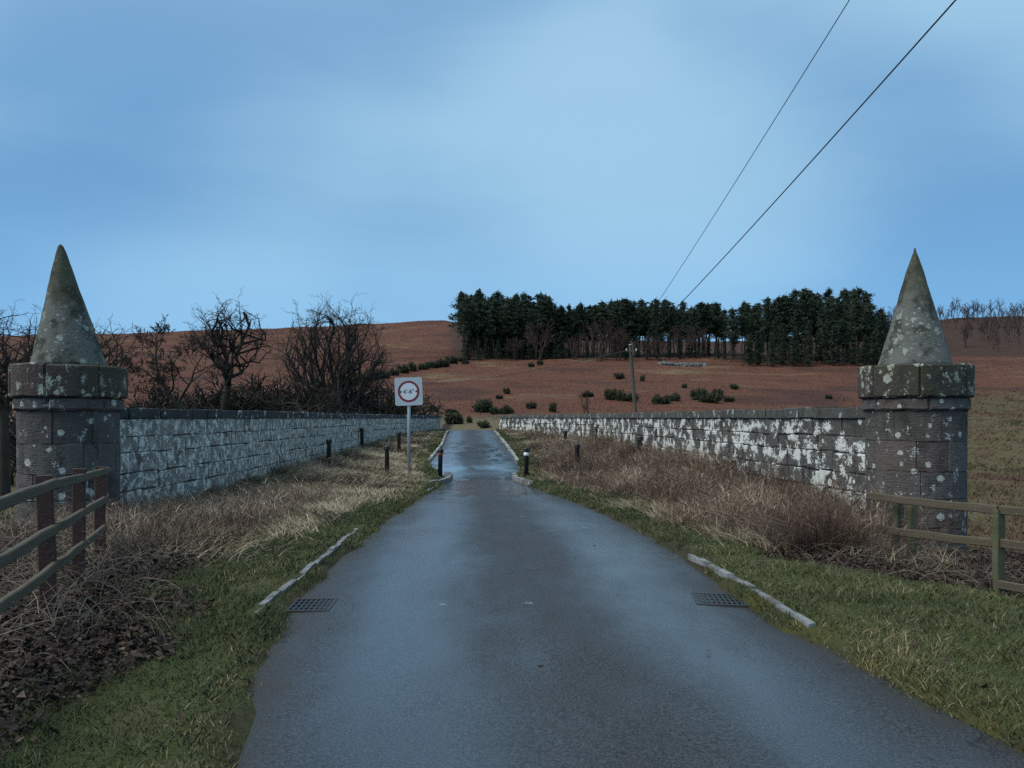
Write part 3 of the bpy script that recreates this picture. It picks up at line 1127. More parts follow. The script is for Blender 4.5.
kerb_line([W2(252, 611, .07), W2(300, 573, .07), W2(331, 548, .07), W2(357, 527, .05)], .27, .06, .06, 'kerb', 1)
kerb_line([W2(690, 552, .07), W2(745, 581, .07), W2(803, 617, .07)], .30, .062, .06, 'kerb', 2)
kerb_line([(-2.28, 12.4), (-2.16, 15.5), (-2.05, 18.5), (-1.98, 20.6)], .4, .08, .03, 'kerb', 3)
kerb_line([(-2.25, 20.3), (-1.97, 21.0), (-1.85, 21.8), (-1.86, 22.9), (-2.05, 23.9)], .55, .12, .12, 'kerb', 4)
kerb_line([(.52, 20.4), (.30, 21.2), (.12, 22.1), (.05, 23.4)], .6, .13, .12, 'kerb', 5)
kerb_line([(float(XL(y)) - .04, y) for y in np.arange(27.5, 47.5, 1.0)], .9, .10, .07, 'kerb_pale', 6)
kerb_line([(float(XR(y)) + .04, y) for y in np.arange(27.5, 47.5, 1.0)], .9, .10, .07, 'kerb_pale', 7)


def build_grate(x, y, rz, label):
    z = float(ZR(y)) - .013
    root = tag(empty('drain_grate', (x, y, z), rz), label, 'drain', 'drain grates at the road edges')
    W, L = .44, .44
    for sx, sy, lx, ly in ((0, -1, W, .03), (0, 1, W, .03), (-1, 0, .03, L - .06), (1, 0, .03, L - .06)):
        V, F = box_verts(lx, ly, .05)
        o = link('frame_side', mesh_py('frame_side', V, F), M['iron_worn'], root)
        o.location = (sx * (W / 2 - .015), sy * (L / 2 - .015), -.017)
    V, F = box_verts(W - .06, L - .06, .01)
    o = link('shade_plate', mesh_py('shade_plate', V, F), M['sign_black'], root)  # black plate: shade of the drain hollow given as colour
    o.location = (0, 0, -.035)
    V, F = box_verts(.020, L - .062, .03)
    bar = mesh_py('bar', V, F)
    for i in range(9):
        o = link('bar', bar, M['iron'], root)
        o.location = (-.172 + i * .043, 0, -.009)
        o.rotation_euler = (0, 0, .0)
    V, F = box_verts(W - .062, .022, .028)
    cross = mesh_py('cross_bar', V, F)
    for i in range(3):
        o = link('cross_bar', cross, M['iron'], root)
        o.location = (0, -.11 + i * .11, -.0085)
    return root


build_grate(-1.76, 6.55, .05, 'iron drain grate beside the short left kerb')
build_grate(1.84, 6.75, -.12, 'iron drain grate beside the short right kerb')

# ------------------------------------------------------------------ timber fences
def post_mesh(h, w, d, seed):
    me = beam_mesh('post', h, w, d, seed, 5, .006)
    for v in me.vertices:
        x, y, z = v.co
        v.co = (y, z, x + h / 2 - .45)
    return me


def fence(name, label, posts, rails, mat_post, mat_rail, seed, front):
    x0, y0 = posts[0][0], posts[0][1]
    root = tag(empty(name, (x0, y0, gz(x0, y0))), label, 'fence')
    O = Vector(root.location)
    for i, (x, y, top, w) in enumerate(posts):
        z = gz(x, y)
        o = link('post', post_mesh(top - z + .45, w, w * .62, seed + i), M[mat_post], root)
        d = (posts[min(i + 1, len(posts) - 1)][0] - posts[max(i - 1, 0)][0], posts[min(i + 1, len(posts) - 1)][1] - posts[max(i - 1, 0)][1])
        o.location = Vector((x, y, z)) - O
        o.rotation_euler = (random.uniform(-.03, .03), random.uniform(-.03, .03), math.atan2(d[1], d[0]))
    for j, (a, b_, h) in enumerate(rails):
        A, B = Vector(a), Vector(b_)
        d = B - A
        nrm = Vector((d.y, -d.x, 0)).normalized() * front
        o = link('rail', beam_mesh('rail', d.length, h, .042, seed + 40 + j), M[mat_rail], root)
        o.location = (A + B) / 2 + nrm - O
        o.rotation_euler = (0, -math.asin(d.z / d.length), math.atan2(d.y, d.x))
    return root


def FL(y):
    return -3.2 - .384 * (y - 4.8)


fence('timber_fence', 'post and rail fence with reddish posts running to the left pillar',
      [(FL(4.3), 4.3, 1.18, .12), (FL(5.93), 5.93, 1.155, .115), (FL(7.2), 7.2, 1.12, .11), (FL(8.45), 8.45, 1.06, .11)],
      [((FL(2.6), 2.6, 1.14), (FL(5.95), 5.95, 1.085), .078), ((FL(5.95), 5.95, 1.085), (FL(8.75), 8.75, 1.0), .078),
       ((FL(2.6), 2.6, .82), (FL(5.95), 5.95, .735), .078), ((FL(5.95), 5.95, .735), (FL(8.6), 8.6, .69), .078),
       ((FL(2.6), 2.6, .56), (FL(5.95), 5.95, .44), .078), ((FL(5.95), 5.95, .44), (FL(8.5), 8.5, .38), .078)],
      'post_red', 'rail', 100, .06)


def FRX(px, y):
    return (px - 512) * y / 760


fence('timber_fence', 'weathered greenish post and rail fence in front of the right pillar',
      [(FRX(897, 9.1), 9.1, .62, .105), (FRX(912, 8.95), 8.95, .62, .105), (FRX(1000, 7.6), 7.6, .69, .11), (5.7, 6.3, .78, .12)],
      [((FRX(872, 9.3), 9.3, .655), (FRX(1003, 7.6), 7.6, .68), .088), ((FRX(1003, 7.6), 7.6, .68), (6.1, 5.6, .76), .088),
       ((FRX(874, 9.3), 9.3, .265), (FRX(1003, 7.6), 7.6, .355), .088), ((FRX(1003, 7.6), 7.6, .355), (6.1, 5.6, .40), .088),
       ((FRX(1001, 7.6), 7.6, -.06), (6.1, 5.6, .0), .085)],
      'post_green', 'rail', 200, .06)

# ------------------------------------------------------------------ telegraph pole and wires
PX, PY = (636 - 512) * 36 / 760, 36.0
PTOP = 1.6 + 73 * 36 / 760


def polyline_tube(name, pts, rad, material, sides=5, parent=None):
    P = np.array(pts, float)[None]
    R0 = np.full((1, P.shape[1]), rad) if np.isscalar(rad) else np.array(rad)[None]
    v, q = tubes(P, R0, sides)
    return link(name, mesh_np(name, v, q, smooth=True), material, parent)


def build_pole():
    zb = gz(PX, PY)
    root = tag(empty('telegraph_pole', (PX, PY, zb)), 'leaning wooden telegraph pole rising behind the right wall', 'pole')
    h = PTOP - zb
    n = 9
    lean = -.075
    pts = [(lean * (t * h - 3.4), 0, t * h - (.6 if t == 0 else 0)) for t in np.linspace(0, 1, n)]
    polyline_tube('pole', pts, [.105 - .025 * t for t in np.linspace(0, 1, n)], M['pole_wood'], 12, root)
    tx = lean * (h - 3.4)
    o = link('pole_cap', lathe('pole_cap', [(.10, 0), (.10, .02), (.02, .05)], 12), M['galv'], root)
    o.location = (tx, 0, h - .01)
    V, F = box_verts(.5, .05, .06, .01)
    o = link('cross_arm', mesh_py('cross_arm', V, F), M['pole_wood'], root)
    o.location = (tx + .04, -.15, h - .32)
    for sx in (-.2, .26):
        o = link('insulator', lathe('insulator', [(.02, -.02), (.045, .0), (.05, .05), (.03, .06), (.045, .075), (.035, .12), (.012, .13)], 12), M['porcelain'], root)
        o.location = (tx + sx, -.15, h - .28)
        o.scale = (.7, .7, .8)
    return Vector((PX + tx, PY, zb + h))


top = build_pole()


def span(a, b_, sag, rad, label, n=26):
    a, b_ = Vector(a), Vector(b_)
    pts = []
    for i in range(n + 1):
        t = i / n
        p = a.lerp(b_, t)
        p.z -= sag * 4 * t * (1 - t)
        pts.append(tuple(p))
    o = polyline_tube('overhead_wire', pts, [rad * (1.9 - 1.1 * i / n) for i in range(n + 1)], M['wire'], 5)
    tag(o, label, 'wire')


def through(a, px, yq, zq, yb):
    """far end of a straight span that starts at a and passes column px at distance yq and height zq"""
    q = Vector(((px - 512) * yq / 760, yq, zq))
    d = q - a
    return a + d * ((yb - a.y) / d.y)


wa = top + Vector((.26, -.15, -.15))
wb = top + Vector((-.2, -.15, -.15))
E1 = through(wa, 960, 8.0, 1.6 + .55 * 8.0 + .5, -16)
E2 = through(wb, 852, 9.0, 1.6 + .55 * 9.0 + .5, -16)
span(wa, E1, .45, .0075, 'thicker black overhead wire running from the pole to the upper right')
span(wb, E2, .45, .0045, 'thin overhead wire left of the thicker one, rising from the pole')
span(top + Vector((-.1, .1, -.25)), (PX - 24, 110, 7.0), .9, .010, 'thin dark wire descending from the pole across the russet hillside')
# the next pole behind the viewer carries both spans
def build_rear_pole(E, label):
    zb = gz(E.x, E.y)
    root = tag(empty('telegraph_pole', (E.x, E.y + .1, zb)), label, 'pole')
    polyline_tube('pole', [(0, .06, -.5), (0, .06, 2), (0, .06, E.z - zb + .3)], [.17, .16, .13], M['pole_wood'], 12, root)


# ------------------------------------------------------------------ bare trees
class Grower:
    def __init__(self, seed, wob=.16, up=.05, ang=(30, 62), ratio=(.5, .78), kids=(4, 4, 4, 4), minr=.012, segs=(7, 5, 4, 3, 3), droop=0.0):
        self.r = random.Random(seed)
        self.__dict__.update(wob=wob, up=up, ang=ang, ratio=ratio, kids=kids, minr=minr, segs=segs, droop=droop)
        self.out = []

    def branch(self, p, d, L, rad, depth):
        r = self.r
        n = self.segs[min(depth, len(self.segs) - 1)]
        pts, rr, dirs = [p.copy()], [rad], [d.copy()]
        last = depth >= len(self.kids)
        end = max(self.minr * .6, rad * (.35 if depth else .5))
        for i in range(n):
            d = d + Vector((r.gauss(0, 1), r.gauss(0, 1), r.gauss(0, 1))) * self.wob + Vector((0, 0, self.up - self.droop * depth))
            d.normalize()
            p = p + d * (L / n)
            pts.append(p.copy()); dirs.append(d.copy())
            t = (i + 1) / n
            rr.append(max(self.minr * .6, rad + (end - rad) * t))
        self.out.append((pts, rr, depth))
        if last:
            return
        k = self.kids[depth]
        for i in range(k):
            t = (.32 if depth else .38) + (1 - (.32 if depth else .38)) * (i + r.uniform(.2, 1)) / k
            t = min(t, 1.0)
            f = t * n
            j = min(int(f), n - 1)
            pos = pts[j].lerp(pts[j + 1], f - j)
            dd = dirs[j + 1]
            perp = dd.cross(Vector((r.gauss(0, 1), r.gauss(0, 1), r.gauss(0, 1))))
            if perp.length < 1e-3:
                continue
            perp.normalize()
            a = R_(r.uniform(*self.ang))
            nd_ = (dd * math.cos(a) + perp * math.sin(a)).normalized()
            loc_r = rr[j] * r.uniform(.5, .72)
            self.branch(pos, nd_, L * r.uniform(*self.ratio) * (1.0 - .25 * t), max(self.minr, loc_r), depth + 1)

    def meshes(self, split=1, sides=(8, 6, 4, 3, 3, 3)):
        res = []
        for sel in (lambda d: d <= split, lambda d: d > split):
            groups = {}
            for pts, rr, d in self.out:
                if sel(d):
                    groups.setdefault((len(pts), sides[min(d, len(sides) - 1)]), []).append((pts, rr))
            parts = []
            for (n, sd), lst in groups.items():
                P = np.array([[tuple(v) for v in a] for a, _ in lst])
                Rr = np.array([b_ for _, b_ in lst])
                parts.append(tubes(P, Rr, sd))
            res.append(join_arrays(parts) if parts else None)
        return res


def tree_meshes(g, split, name, bark, twig):
    a, b_ = g.meshes(split)
    m1 = mesh_np('trunk', *a, smooth=True); m1.materials.append(bark)
    m2 = mesh_np('crown', *b_, smooth=True); m2.materials.append(twig)
    return m1, m2


def put_tree(name, ms, x, y, label, cat='tree', group=None, sc=1.0, rz=0.0, sz=None, z=None):
    root = tag(empty(name, (x, y, gz(x, y) if z is None else z), rz), label, cat, group)
    root.scale = (sc, sc, sz or sc)
    link('trunk', ms[0], None, root)
    link('crown', ms[1], None, root)
    return root


def at_col(px, y):
    return (px - 512) * y / 760


def stem(g, pts, r0, r1):
    """a hand-set limb; returns its tip and heading"""
    P = [Vector(p) for p in pts]
    n = len(P)
    g.out.append((P, [r0 + (r1 - r0) * i / (n - 1) for i in range(n)], 0))
    return P[-1], (P[-1] - P[-2]).normalized()


# broad-crowned bare trees: limbs reach from the fork to points spread through a dome
def dome_tree(seed, trunk, r0, r1, centre, rad, mains=7, secs=7, twigs=9, subs=3, minr=.014, wob=.10, low=-.35, rmain=.5, bark='bark', twig='twig', flat=.25):
    r = random.Random(seed)
    g = Grower(seed, minr=minr)
    T = [Vector(p) for p in trunk]
    n = len(T)
    if n > 1:
        g.out.append((T, [r0 + (r1 - r0) * i / (n - 1) for i in range(n)], 0))
    C = Vector(centre)

    def limb(a, b_, ra, rb, segs, w, d0, depth):
        """a curved, kinked limb from a to b leaving along d0"""
        L = (b_ - a).length
        c = a + d0 * L * .5
        pts = []
        for i in range(segs + 1):
            t = i / segs
            p = a * (1 - t) ** 2 + c * 2 * t * (1 - t) + b_ * t * t
            if 0 < i:
                p = p + Vector((r.gauss(0, 1), r.gauss(0, 1), r.gauss(0, 1))) * L * w * (.5 if i == segs else 1) * .5
            pts.append(p)
        g.out.append((pts, [max(minr * .7, ra + (rb - ra) * i / segs) for i in range(segs + 1)], depth))
        return pts

    def on_dome(k):
        while True:
            d = Vector((r.gauss(0, 1), r.gauss(0, 1), r.gauss(0, 1))).normalized()
            if d.z > low:
                return d
    top = T[-1]
    hd = (T[-1] - T[-2]).normalized() if n > 1 else Vector((0, 0, 1))
    for m_ in range(mains):
        a = m_ * 2.4 + r.uniform(-.3, .3)
        el = r.uniform(flat, 1.25)
        d = Vector((math.cos(a) * math.cos(el), math.sin(a) * math.cos(el), math.sin(el)))
        tgt = C + Vector((d.x * rad[0], d.y * rad[1], d.z * rad[2])) * rmain * r.uniform(.85, 1.25)
        st = top - hd * r.uniform(0, .12) * (top - T[0]).length
        M1 = limb(st, tgt, r1 * r.uniform(.55, .8), r1 * .3, 7, wob, (hd + d * .8).normalized(), 1)
        for s_ in range(secs):
            j = 2 + int((len(M1) - 3) * (s_ + r.random()) / secs)
            p0 = M1[j]
            dd = on_dome(s_)
            dd = (dd * .75 + d).normalized()
            end = C + Vector((dd.x * rad[0], dd.y * rad[1], dd.z * rad[2])) * r.uniform(.72, 1.0)
            mh = (M1[j] - M1[j - 1]).normalized()
            M2 = limb(p0, end, r1 * .26, minr * 1.3, 6, wob, (mh + dd * .5).normalized(), 2)
            for t_ in range(twigs):
                j2 = 1 + int((len(M2) - 1) * (t_ + r.random()) / twigs)
                j2 = min(j2, len(M2) - 1)
                q0 = M2[j2]
                ax = (M2[j2] - M2[j2 - 1]).normalized()
                dv = (ax + Vector((r.gauss(0, .7), r.gauss(0, .7), r.gauss(.15, .6)))).normalized()
                L = r.uniform(.10, .26) * (rad[0] + rad[2]) * .5
                M3 = limb(q0, q0 + dv * L, minr * 1.25, minr * .7, 4, .12, ax, 3)
                for u_ in range(subs):
                    q1 = M3[r.randint(1, 4)]
                    dv2 = (dv + Vector((r.gauss(0, .7), r.gauss(0, .7), r.gauss(.1, .6)))).normalized()
                    limb(q1, q1 + dv2 * L * r.uniform(.3, .65), minr * .8, minr * .55, 3, .1, dv, 4)
    return tree_meshes(g, 1, 'tree', M[bark], M[twig])


oak = dome_tree(21, [(.1, 0, -.4), (0, 0, 2.4), (-.12, 0, 4.6), (.1, 0, 6.2), (.12, 0, 7.0)], .42, .30, (.1, 0, 9.2), (4.0, 3.6, 4.3), 8, 6, 7, 3, .014, .15, rmain=.7, low=-.5)
put_tree('oak_tree', oak, at_col(226, 62), 62, 'bare forked oak standing alone against the sky, left of the round willow')
ash = dome_tree(29, [(.1, 0, -.4), (.05, 0, 1.4), (-.1, 0, 2.6), (.05, 0, 4.2)], .26, .19, (.1, 0, 5.6), (2.9, 2.9, 3.2), 7, 7, 8, 3, .010, .13)
put_tree('bare_tree', ash, at_col(4, 35), 35, 'bare dark tree beside the left pillar at the photo edge', rz=2.0, sc=1.02)
put_tree('bare_tree', ash, at_col(92, 50), 50, 'bare slender tree showing just right of the left pillar cone', sc=1.16, rz=.3, sz=1.2)
# leaning tree
g = Grower(45, wob=.18, up=.05, ang=(30, 65), kids=(0, 6, 6, 5, 4), ratio=(.45, .7), minr=.02, segs=(7, 6, 4, 3, 3))
tip, hd = stem(g, [(.9, 0, -.3), (.3, 0, 2.0), (-.6, 0, 4.2), (-1.9, 0, 5.8), (-2.7, 0, 7.4)], .24, .11)
for p, d, L, r0 in (((-2.7, 0, 7.4), (-.3, 0, 1), 3.0, .09), ((-2.2, 0, 6.4), (-.9, .2, .5), 2.8, .08), ((-1.2, 0, 5.0), (.2, .1, 1), 4.2, .1), ((-.6, 0, 4.2), (-.8, -.3, .5), 2.8, .08), ((-1.9, 0, 5.8), (.6, -.2, .8), 2.8, .08)):
    g.branch(Vector(p), Vector(d).normalized(), L, r0, 1)
lean = tree_meshes(g, 1, 'lean', M['bark'], M['twig'])
put_tree('leaning_tree', lean, at_col(194, 57), 57, 'bare tree leaning left over the left wall, left of the oak', sc=1.0)
# round many-stemmed willow
willow = dome_tree(58, [(0, 0, -.4), (.05, 0, 1.2), (0, 0, 2.6)], .45, .30, (.1, 0, 8.9), (4.9, 4.4, 4.2), 14, 8, 9, 3, .013, .07, low=-.75, rmain=.66, flat=-.15)
put_tree('willow_tree', willow, at_col(333, 60), 60, 'large round many-stemmed bare willow behind the left wall')
# crooked dark tree
g = Grower(66, wob=.24, up=.05, ang=(35, 75), kids=(0, 6, 5, 4), ratio=(.42, .65), minr=.018)
tip, hd = stem(g, [(-.5, 0, -.3), (.1, 0, 1.4), (.55, 0, 2.6), (.45, 0, 3.6), (-.1, 0, 4.3), (-.5, 0, 4.5), (-.75, 0, 5.0)], .32, .16)
for p, d, L, r0 in (((-.75, 0, 5.0), (-.1, 0, 1), 2.0, .1), ((-.75, 0, 5.0), (-1, .1, .2), 2.4, .1), ((.45, 0, 3.6), (.9, .1, .7), 2.6, .09), ((-.1, 0, 4.3), (.4, -.3, 1), 2.2, .08)):
    g.branch(Vector(p), Vector(d).normalized(), L, r0, 1)
crook = tree_meshes(g, 0, 'crook', M['bark'], M['twig'])
put_tree('crooked_tree', crook, at_col(308, 52), 52, 'crooked dark bare tree with a bent trunk, below the willow', sc=.98)

# thickets of bare scrub along the river bank
def thicket_mesh(seed, n=26, h=2.6):
    g = Grower(seed, wob=.16, up=.04, ang=(25, 60), kids=(6, 5), ratio=(.4, .62), minr=.024, segs=(5, 3, 3))
    r = random.Random(seed)
    for i in range(n):
        a = r.uniform(0, 6.28); t = r.uniform(.1, .95); q = r.uniform(0, 1.4)
        g.branch(Vector((math.cos(a) * q, math.sin(a) * q, -.3)), Vector((math.cos(a) * t, math.sin(a) * t, 1)).normalized(), h * r.uniform(.65, 1.1), .035, 0)
    return tree_meshes(g, 0, 'thicket', M['thicket'], M['thicket'])


THK = [thicket_mesh(s, 34, 3.0) for s in (71, 72, 73)]


def put_thicket(px, y, sc, label, k):
    root = tag(empty('bare_thicket', (at_col(px, y), y, gz(at_col(px, y), y)), k * 1.7), label, 'shrub', 'bare thickets on the river bank')
    root.scale = (sc * 1.5, sc * 1.4, sc * 1.0)
    link('stems', THK[k % 3][0], None, root)
    link('twigs', THK[k % 3][1], None, root)


THL = ['bare thicket at the photo edge beside the left pillar, nearer one', 'bare thicket behind the left pillar foot, beyond the edge tree',
       'dark thicket just right of the left pillar cap', 'dark thicket below the sky gap right of the left pillar', 'tall thicket behind the leaning tree',
       'tall thicket between the leaning tree and the oak', 'thicket behind the oak trunk', 'thicket right of the oak trunk', 'tall thicket midway between the oak and the willow',
       'thicket behind the left half of the willow', 'thicket behind the right half of the willow', 'thicket at the right edge of the willow', 'low thicket left of the sign, furthest right of the bank',
       'low thicket close behind the wall at the foot of the leaning tree', 'low thicket close behind the wall, right of the oak foot', 'thicket behind the crooked tree trunk',
       'low thicket close behind the wall at the willow foot']
for k, (px, y, sc) in enumerate([(12, 44, 1.25), (28, 58, 1.35), (122, 60, 1.5), (150, 62, 1.35), (176, 66, 1.7), (205, 66, 1.75), (238, 70, 1.85), (262, 66, 1.8),
                                 (284, 70, 1.9), (318, 68, 1.8), (346, 68, 1.9), (366, 72, 1.6), (386, 76, 1.35), (186, 50, 1.2), (270, 52, 1.25),
                                 (300, 56, 1.45), (352, 52, 1.25)]):
    put_thicket(px, y, sc, THL[k], k)


# ------------------------------------------------------------------ leaf-clump plants: pines and gorse
def leaf_tris(C, size, r_, flat=1.0, long=2.2):
    """one ragged triangle per centre C"""
    n = len(C)
    d = r_.normal(size=(n, 3)); d[:, 2] *= flat
    d /= np.linalg.norm(d, axis=1, keepdims=True)
    e = np.cross(d, r_.normal(size=(n, 3)))
    e /= np.linalg.norm(e, axis=1, keepdims=True) + 1e-9
    s = (size * r_.uniform(.6, 1.4, n))[:, None]
    a = C + d * s * long * .5
    b_ = C - d * s * long * .5 + e * s * .5
    c = C - d * s * long * .5 - e * s * .5
    V = np.stack([a, b_, c], 1).reshape(-1, 3)
    return V, np.arange(3 * n).reshape(-1, 3)


def pine_mesh(seed, H=19.0, crown_lo=.4, width=3.0, low=False, clumps=105, dens=27):
    r_ = np.random.default_rng(seed)
    rr = random.Random(seed)
    n = 10
    bend = np.cumsum(r_.normal(0, .13, (n, 2)), 0)
    tp = np.concatenate([bend, np.linspace(-.5, H, n)[:, None]], 1)
    parts = [tubes(tp[None], np.linspace(.24, .05, n)[None], 7)]
    br, C, T = [], [], []
    side = rr.uniform(0, 6.28)
    for i in range(clumps):
        t = (i + rr.random()) / clumps
        f = crown_lo + (1.0 - crown_lo) * t
        z = H * f
        wmax = width * ((1 - t) ** (.5 if not low else .75) * .95 + .06) * (.75 + .4 * math.sin(t * 13 + seed) ** 2)
        if not low:
            wmax *= .35 + .65 * min(1, t / .3)
        a = rr.uniform(0, 6.28)
        q = wmax * rr.uniform(.1, 1.0) * (1 + .25 * math.cos(a - side))
        ax = np.array([np.interp(z, tp[:, 2], tp[:, 0]), np.interp(z, tp[:, 2], tp[:, 1]), z])
        c = ax + np.array([math.cos(a) * q, math.sin(a) * q, q * rr.uniform(-.12, .3)])
        br.append(np.stack([ax - np.array([0, 0, .4]), (ax + c) / 2 + np.array([0, 0, .1]), c]))
        u = r_.normal(size=(dens, 3)) * np.array([.62, .62, .28]) * rr.uniform(.45, 1.2) * (1.0 - .3 * t)
        C.append(c + u)
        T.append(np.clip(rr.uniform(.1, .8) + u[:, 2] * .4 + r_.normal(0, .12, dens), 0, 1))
    # leader shoot
    for z in np.linspace(H * .95, H * 1.03, 4):
        C.append(np.array([tp[-1, 0], tp[-1, 1], z]) + r_.normal(size=(10, 3)) * np.array([.18, .18, .25]))
        T.append(r_.uniform(.2, .8, 10))
    for i in range(9):
        z = H * rr.uniform(.12, max(crown_lo, .2))
        a = rr.uniform(0, 6.28); q = rr.uniform(.5, 1.6)
        ax = np.array([np.interp(z, tp[:, 2], tp[:, 0]), np.interp(z, tp[:, 2], tp[:, 1]), z])
        br.append(np.stack([ax, ax + np.array([math.cos(a) * q * .5, math.sin(a) * q * .5, -.05]), ax + np.array([math.cos(a) * q, math.sin(a) * q, -.25])]))
    B = np.array(br)
    parts.append(tubes(B, np.tile(np.array([.06, .045, .02]), (len(B), 1)), 3))
    v, q = join_arrays(parts)
    trunk = mesh_np('trunk', v, q, smooth=True); trunk.materials.append(M['pine_bark'])
    C = np.concatenate(C); T = np.concatenate(T)
    V, F = leaf_tris(C, np.full(len(C), .26), r_, .7, 2.4)
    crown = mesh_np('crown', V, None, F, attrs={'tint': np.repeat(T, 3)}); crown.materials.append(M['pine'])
    return trunk, crown


PINES = [pine_mesh(s_, 19, lo, w) for s_, lo, w in ((1, .38, 3.9), (2, .32, 3.5), (3, .47, 4.2), (4, .40, 3.3), (5, .28, 3.7), (6, .45, 4.6))]
SPRUCE = [pine_mesh(s_, 18, .05, 3.3, True, 150) for s_ in (11, 12, 13)]


def put_pine(ms, px, y, ytop, label, group, name='pine_tree'):
    x = at_col(px, y)
    zb = gz(x, y)
    zt = 1.6 + (418 - ytop) * y / 760
    H = 19.0 if ms in PINES else 18.0
    s = min(max((zt - zb) / H, .35), 1.35)
    root = tag(empty(name, (x, y, zb), random.uniform(0, 6.28)), label, 'tree', group)
    root.rotation_euler = (random.uniform(-.04, .04), random.uniform(-.04, .04), random.uniform(0, 6.28))
    w = s * random.uniform(.8, 1.35)
    root.scale = (w, w, s)
    link('trunk', ms[0], None, root)
    link('crown', ms[1], None, root)


TOPC = Curve([(440, 292), (462, 293), (500, 296), (522, 297), (545, 297), (560, 304), (600, 304), (625, 301), (650, 302), (690, 304), (715, 306),
              (735, 310), (755, 303), (775, 299), (800, 292), (830, 291), (858, 292), (876, 300), (900, 316)], 3, .5)
pr = random.Random(77)
# left block: dense, many rows
n = 0
for row, y in enumerate((243, 249, 255, 261, 268, 276)):
    px = 461 + pr.uniform(0, 6) - row * .2
    while px < 566:
        put_pine(pr.choice(SPRUCE if row in (3, 5) and px > 466 else PINES), px, y + pr.uniform(-2, 2), float(TOPC(px)) + pr.uniform(-3, 12) + (0 if row > 1 else 3),
                 'ragged pine at the far left edge of the wood, row %s from the front' % ('one', 'two', 'three', 'four', 'five', 'six')[row] if px < 468 else 'dark pine in the dense plantation block, far left part of the wood', 'pines in the dense left block')
        px += pr.uniform(6.5, 11)
# middle belt: open, sky showing between the trunks
for row, y in enumerate((244, 250, 257, 264)):
    px = 566 + pr.uniform(0, 8)
    while px < 726:
        put_pine(pr.choice(PINES), px, y + pr.uniform(-3, 3), float(TOPC(px)) + pr.uniform(-2.5, 9),
                 'tall dark pine in the thin belt with sky between the trunks', 'pines in the middle belt')
        px += pr.uniform(7, 12)
# right block: dense and low-branched
for row, y in enumerate((205, 213, 222, 232, 244)):
    px = (742 if row < 2 else 728) + pr.uniform(0, 8)
    while px < 884:
        ms = pr.choice(SPRUCE if row < 2 and pr.random() < .75 else PINES)
        top_y = float(TOPC(px)) + pr.uniform(-3, 11) + (16 if row == 0 else 9 if row == 1 else 0) + (pr.uniform(0, 22) if row < 2 else 0)
        put_pine(ms, px, y + pr.uniform(-3, 3), top_y, 'dark low-branched conifer in the dense right block of the plantation', 'conifers in the right block')
        px += pr.uniform(9.5, 15)

# young conifers and shade scrub along the lower edge of the wood
px = 468.0
while px < 735:
    y = pr.uniform(226, 242) if px > 560 else pr.uniform(236, 244)
    put_pine(pr.choice(SPRUCE), px, y, pr.uniform(331, 347), 'young dark conifer at the lower edge of the wood', 'young conifers at the edge of the wood')
    px += pr.uniform(5, 12)

# bare trees in front of and beside the plantation
g = Grower(91, wob=.13, up=.05, ang=(25, 50), kids=(7, 5, 4), ratio=(.42, .62), minr=.05, segs=(6, 4, 3, 3))
for i in range(4):
    a = i * 1.6
    g.branch(Vector((math.cos(a) * .4, math.sin(a) * .4, -.4)), Vector((math.cos(a) * .35, math.sin(a) * .35, 1)).normalized(), 9.0, .2, 0)
birch_wide = tree_meshes(g, 0, 'wide', M['twig_red'], M['twig_red'])
for px, y, sc, lb in ((538, 232, 1.0, 'reddish bare tree in front of the dense left block of pines'),
                      (600, 222, 1.05, 'broad reddish bare tree in front of the middle belt, left of the pole'),
                      (618, 226, .85, 'reddish bare tree close behind the top of the telegraph pole'),
                      (682, 232, .9, 'dark bare tree right of the pole, below the middle belt'),
                      (700, 236, .8, 'bare tree above the scree, beside the right conifer block'),
                      (575, 226, .62, 'low reddish bare tree left of the broad one below the middle belt'),
                      (648, 228, .62, 'low bare tree just right of the pole top below the middle belt'),
                      (660, 224, .55, 'small bare tree left of the tumbled dyke'),
                      (516, 238, .6, 'small bare tree under the middle of the dense pine block')):
    put_tree('bare_tree', birch_wide, at_col(px, y), y, lb, sc=sc, rz=px)
g = Grower(97, wob=.1, up=.06, ang=(20, 42), kids=(8, 4), ratio=(.35, .5), minr=.065, segs=(6, 3, 3))
g.branch(Vector((0, 0, -.3)), Vector((0, 0, 1)), 8.5, .14, 0)
g.branch(Vector((.4, 0, -.3)), Vector((.2, 0, 1)).normalized(), 7.0, .1, 0)
birch = tree_meshes(g, 0, 'birch', M['twig_red'], M['twig_red'])
px = 884.0
while px < 1040:
    y = pr.uniform(345, 400)
    put_tree('birch_tree', birch, at_col(px, y), y, 'thin bare birch in the row along the right hilltop', sc=pr.uniform(.7, 1.2), rz=pr.uniform(0, 6), group='bare birches on the right hilltop')
    px += pr.uniform(1.8, 4.2)
for i in range(34):
    y = pr.uniform(262, 345)
    put_tree('birch_tree', birch, at_col(pr.uniform(890, 1034), y), y, 'thin bare birch on the dark slope below the right hilltop', sc=pr.uniform(.5, .95), rz=pr.uniform(0, 6), group='bare birches on the right slope')
put_tree('bare_sapling', birch, at_col(586, 92), 92, 'small bare sapling above the right wall, left of the pole', sc=.42, rz=1.0)


